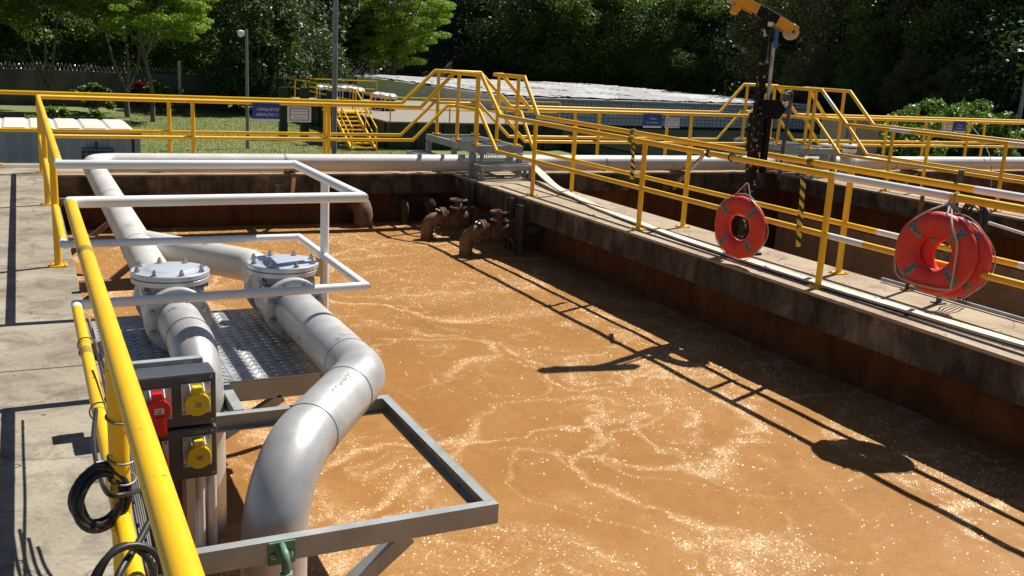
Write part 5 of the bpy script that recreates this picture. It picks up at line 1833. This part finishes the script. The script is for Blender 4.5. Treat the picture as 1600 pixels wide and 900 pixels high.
for k, (u, v, sc, mat, lab) in enumerate(((58, 182, .9, LEAF_SHRUB, 'bright leafy shrub behind the container, left of the railing corner'), (88, 172, 1.15, LEAF_SHRUB, 'tallest bright leafy shrub behind the container'), (125, 176, 1.1, LEAF_MID, 'dull green shrub in the middle behind the container'), (150, 178, 1.0, LEAF_MID, 'olive shrub behind the container beside the bright right-hand shrub'), (174, 174, 1.1, LEAF_SHRUB, 'bright leafy shrub behind the right end of the container'))):
    p = at(u, v, 'Y', 24.6 + .25 * (k % 2))
    bush((p.x, p.y, ZG), .62, (p.z - ZG) + .30 * sc, 1500, .11, mat, lab, 100 + k, ncl=20, aspect=.35)
for k, (u, v, y, sx, mat, lab) in enumerate(((140, 132, 61, 1.3, LEAF_MID, 'rounded green bush in front of the razor-wire wall'), (225, 130, 63, .8, LEAF_RED, 'small reddish bush against the razor-wire wall'), (250, 133, 62, 1.3, LEAF_MID, 'dark bush right of the reddish bush by the wall'))):
    p = at(u, v, 'Y', y)
    bush((p.x, y, ZG), sx, 2.1, 1800, .13, mat, lab, 120 + k)
for k, (u, v, y, sx, lab) in enumerate(((1412, 168, 31, 2.1, 'pale leafy bush behind the back railing, right of the cabinet'), (1465, 170, 32, 2.1, 'pale leafy bush behind the white notice at the right'), (1512, 166, 31, 2.1, 'pale leafy bush behind the small blue sign at the far right'), (1552, 186, 30, 1.7, 'low leafy bush near the right edge behind the railing'))):
    p = at(u, v, 'Y', y)
    bush((p.x, y, ZG), sx, p.z - ZG + .50, 8000, .085, LEAF_SHRUB, lab, 140 + k, ncl=44)

# added backdrop slope closing bright sky gaps, one mass of leaves on dark terrain
vs, fs = [], []
AN, RN = 40, 8
for i in range(AN + 1):
    a = math.radians(-14 + 84 * i / AN)
    for j in range(RN + 1):
        base = 108 - 48 * max(0, min(1, (math.degrees(a) - 34) / 18))
        d_ = base + j * 5
        vs.append((d_ * math.sin(a), d_ * math.cos(a), ZG - .5 + 26 * (j / RN) ** .8 + .8 * math.sin(i * 1.3 + j)))
for i in range(AN):
    for j in range(RN):
        q = i * (RN + 1) + j
        fs.append((q, q + RN + 1, q + RN + 2, q + 1))
h = MB()
h.add(vs, fs)
struct('backdrop_hill', h, FOREST_FLOOR, smooth=80)
rg = np.random.default_rng(9)
NB = 900
A = np.radians(rg.uniform(-13, 69, NB))
J = rg.uniform(0, .62, NB)
base = 108 - 48 * np.clip((np.degrees(A) - 34) / 18, 0, 1)
D = base + J * 40 - 2.0
Z = ZG - .5 + 26 * J ** .8 + rg.uniform(.5, 2.5, NB)
cs = np.stack([D * np.sin(A), D * np.cos(A), Z], 1)
V, F = leaf_cloud(cs, rg.uniform(1.2, 2.6, NB), 95000, .19, .7, 91)
me = fast_mesh('woodland', V, F)
me.materials.append(LEAF_DARK)
o = bpy.data.objects.new('woodland', me)
COL.objects.link(o)
tag(o, 'dense dark green wood covering the added slope behind everything', 'woodland', kind='stuff')

# grass blades on the sunlit lawn
n = 60000
rg = np.random.default_rng(3)
gxs = rg.uniform(1.5, 16, n)
gys = 23 + 38 * rg.uniform(0, 1, n) ** 1.3
keep = ~((gxs > gx0 - .2) & (gys > gy0))
gxs, gys = gxs[keep], gys[keep]
n = len(gxs)
a = rg.uniform(0, 6.28, n)
hh = rg.uniform(.025, .08, n)
w_ = rg.uniform(.010, .022, n)
V = np.empty((n, 3, 3))
V[:, 0] = np.stack([gxs - w_ * np.cos(a), gys - w_ * np.sin(a), np.full(n, ZG)], 1)
V[:, 1] = np.stack([gxs + w_ * np.cos(a), gys + w_ * np.sin(a), np.full(n, ZG)], 1)
V[:, 2] = np.stack([gxs + rg.normal(0, .05, n), gys + rg.normal(0, .05, n), ZG + hh], 1)
me = fast_mesh('grass', V.reshape(-1, 3), np.arange(n * 3).reshape(n, 3))
me.materials.append(GRASS)
o = bpy.data.objects.new('grass', me)
COL.objects.link(o)
tag(o, 'short green lawn grass beyond the back walkway', 'grass', kind='stuff')

# dry leaves and grit lying on the concrete
rg = np.random.default_rng(21)
LX = np.concatenate([rg.uniform(-.9, .1, 260), rg.uniform(6.4, 7.46, 320), rg.uniform(0.2, 12, 200)])
LY = np.concatenate([2 + 14 * rg.random(260) ** 1.1, rg.uniform(3, 15.4, 320), rg.uniform(15.62, 17.2, 200)])
LZ = np.concatenate([np.full(260, .003), np.full(320, .019), np.full(200, .027)])
n = len(LX)
a = rg.uniform(0, 6.28, n)
sz = .004 + .016 * rg.random(n) ** 3
V = np.empty((n, 4, 3))
for k in range(4):
    th = a + k * math.pi / 2
    e = sz * (1.0 if k % 2 else .5)
    V[:, k] = np.stack([LX + e * np.cos(th), LY + e * np.sin(th), LZ + rg.uniform(0, .006, n) * (k == 1)], 1)
me = fast_mesh('litter', V.reshape(-1, 3), np.arange(n * 4).reshape(n, 4))
me.materials.append(mk('dry_leaf_litter', (.16, .10, .05), (.07, .045, .025), .9, 0, 3))
o = bpy.data.objects.new('litter', me)
COL.objects.link(o)
tag(o, 'dry leaf litter and grit strewn on the deck and walkways', 'litter', kind='stuff')

# ================================================================== foam flecks on the liquid
n = 900000
rg = np.random.default_rng(11)
X = rg.uniform(WX0, WX1, n)
Y = rg.uniform(1.6, WY1, n)
dens = scum(X, Y) * .95 + .012
dens *= .35 + .85 * np.clip(.5 + vnoise(X, Y, 10, 9), 0, 1)
keep = rg.random(n) < dens * .50
X, Y = X[keep], Y[keep]
if len(X) > 120000:
    X, Y = X[:120000], Y[:120000]
n = len(X)
s = .0028 + .0085 * rg.random(n) ** 3.5
zs = ZW + ripple(X, Y)
a = rg.uniform(0, 6.28, n)
V = np.empty((n, 5, 3))
for k in range(4):
    th = a + k * math.pi / 2
    e = s * rg.uniform(.7, 1.5, n)
    V[:, k] = np.stack([X + e * np.cos(th), Y + e * np.sin(th), zs - .002], 1)
V[:, 4] = np.stack([X + rg.normal(0, .3, n) * s, Y + rg.normal(0, .3, n) * s, zs + s * rg.uniform(.3, 1.0, n)], 1)
b_ = np.arange(n)[:, None] * 5
F = np.concatenate([b_ + np.array([k, (k + 1) % 4, 4]) for k in range(4)])
me = fast_mesh('foam', V.reshape(-1, 3), F)
me.materials.append(FOAM)
o = bpy.data.objects.new('foam', me)
COL.objects.link(o)
tag(o, 'pale foam flecks and scum threads drifting on the brown liquid', 'foam', kind='stuff')
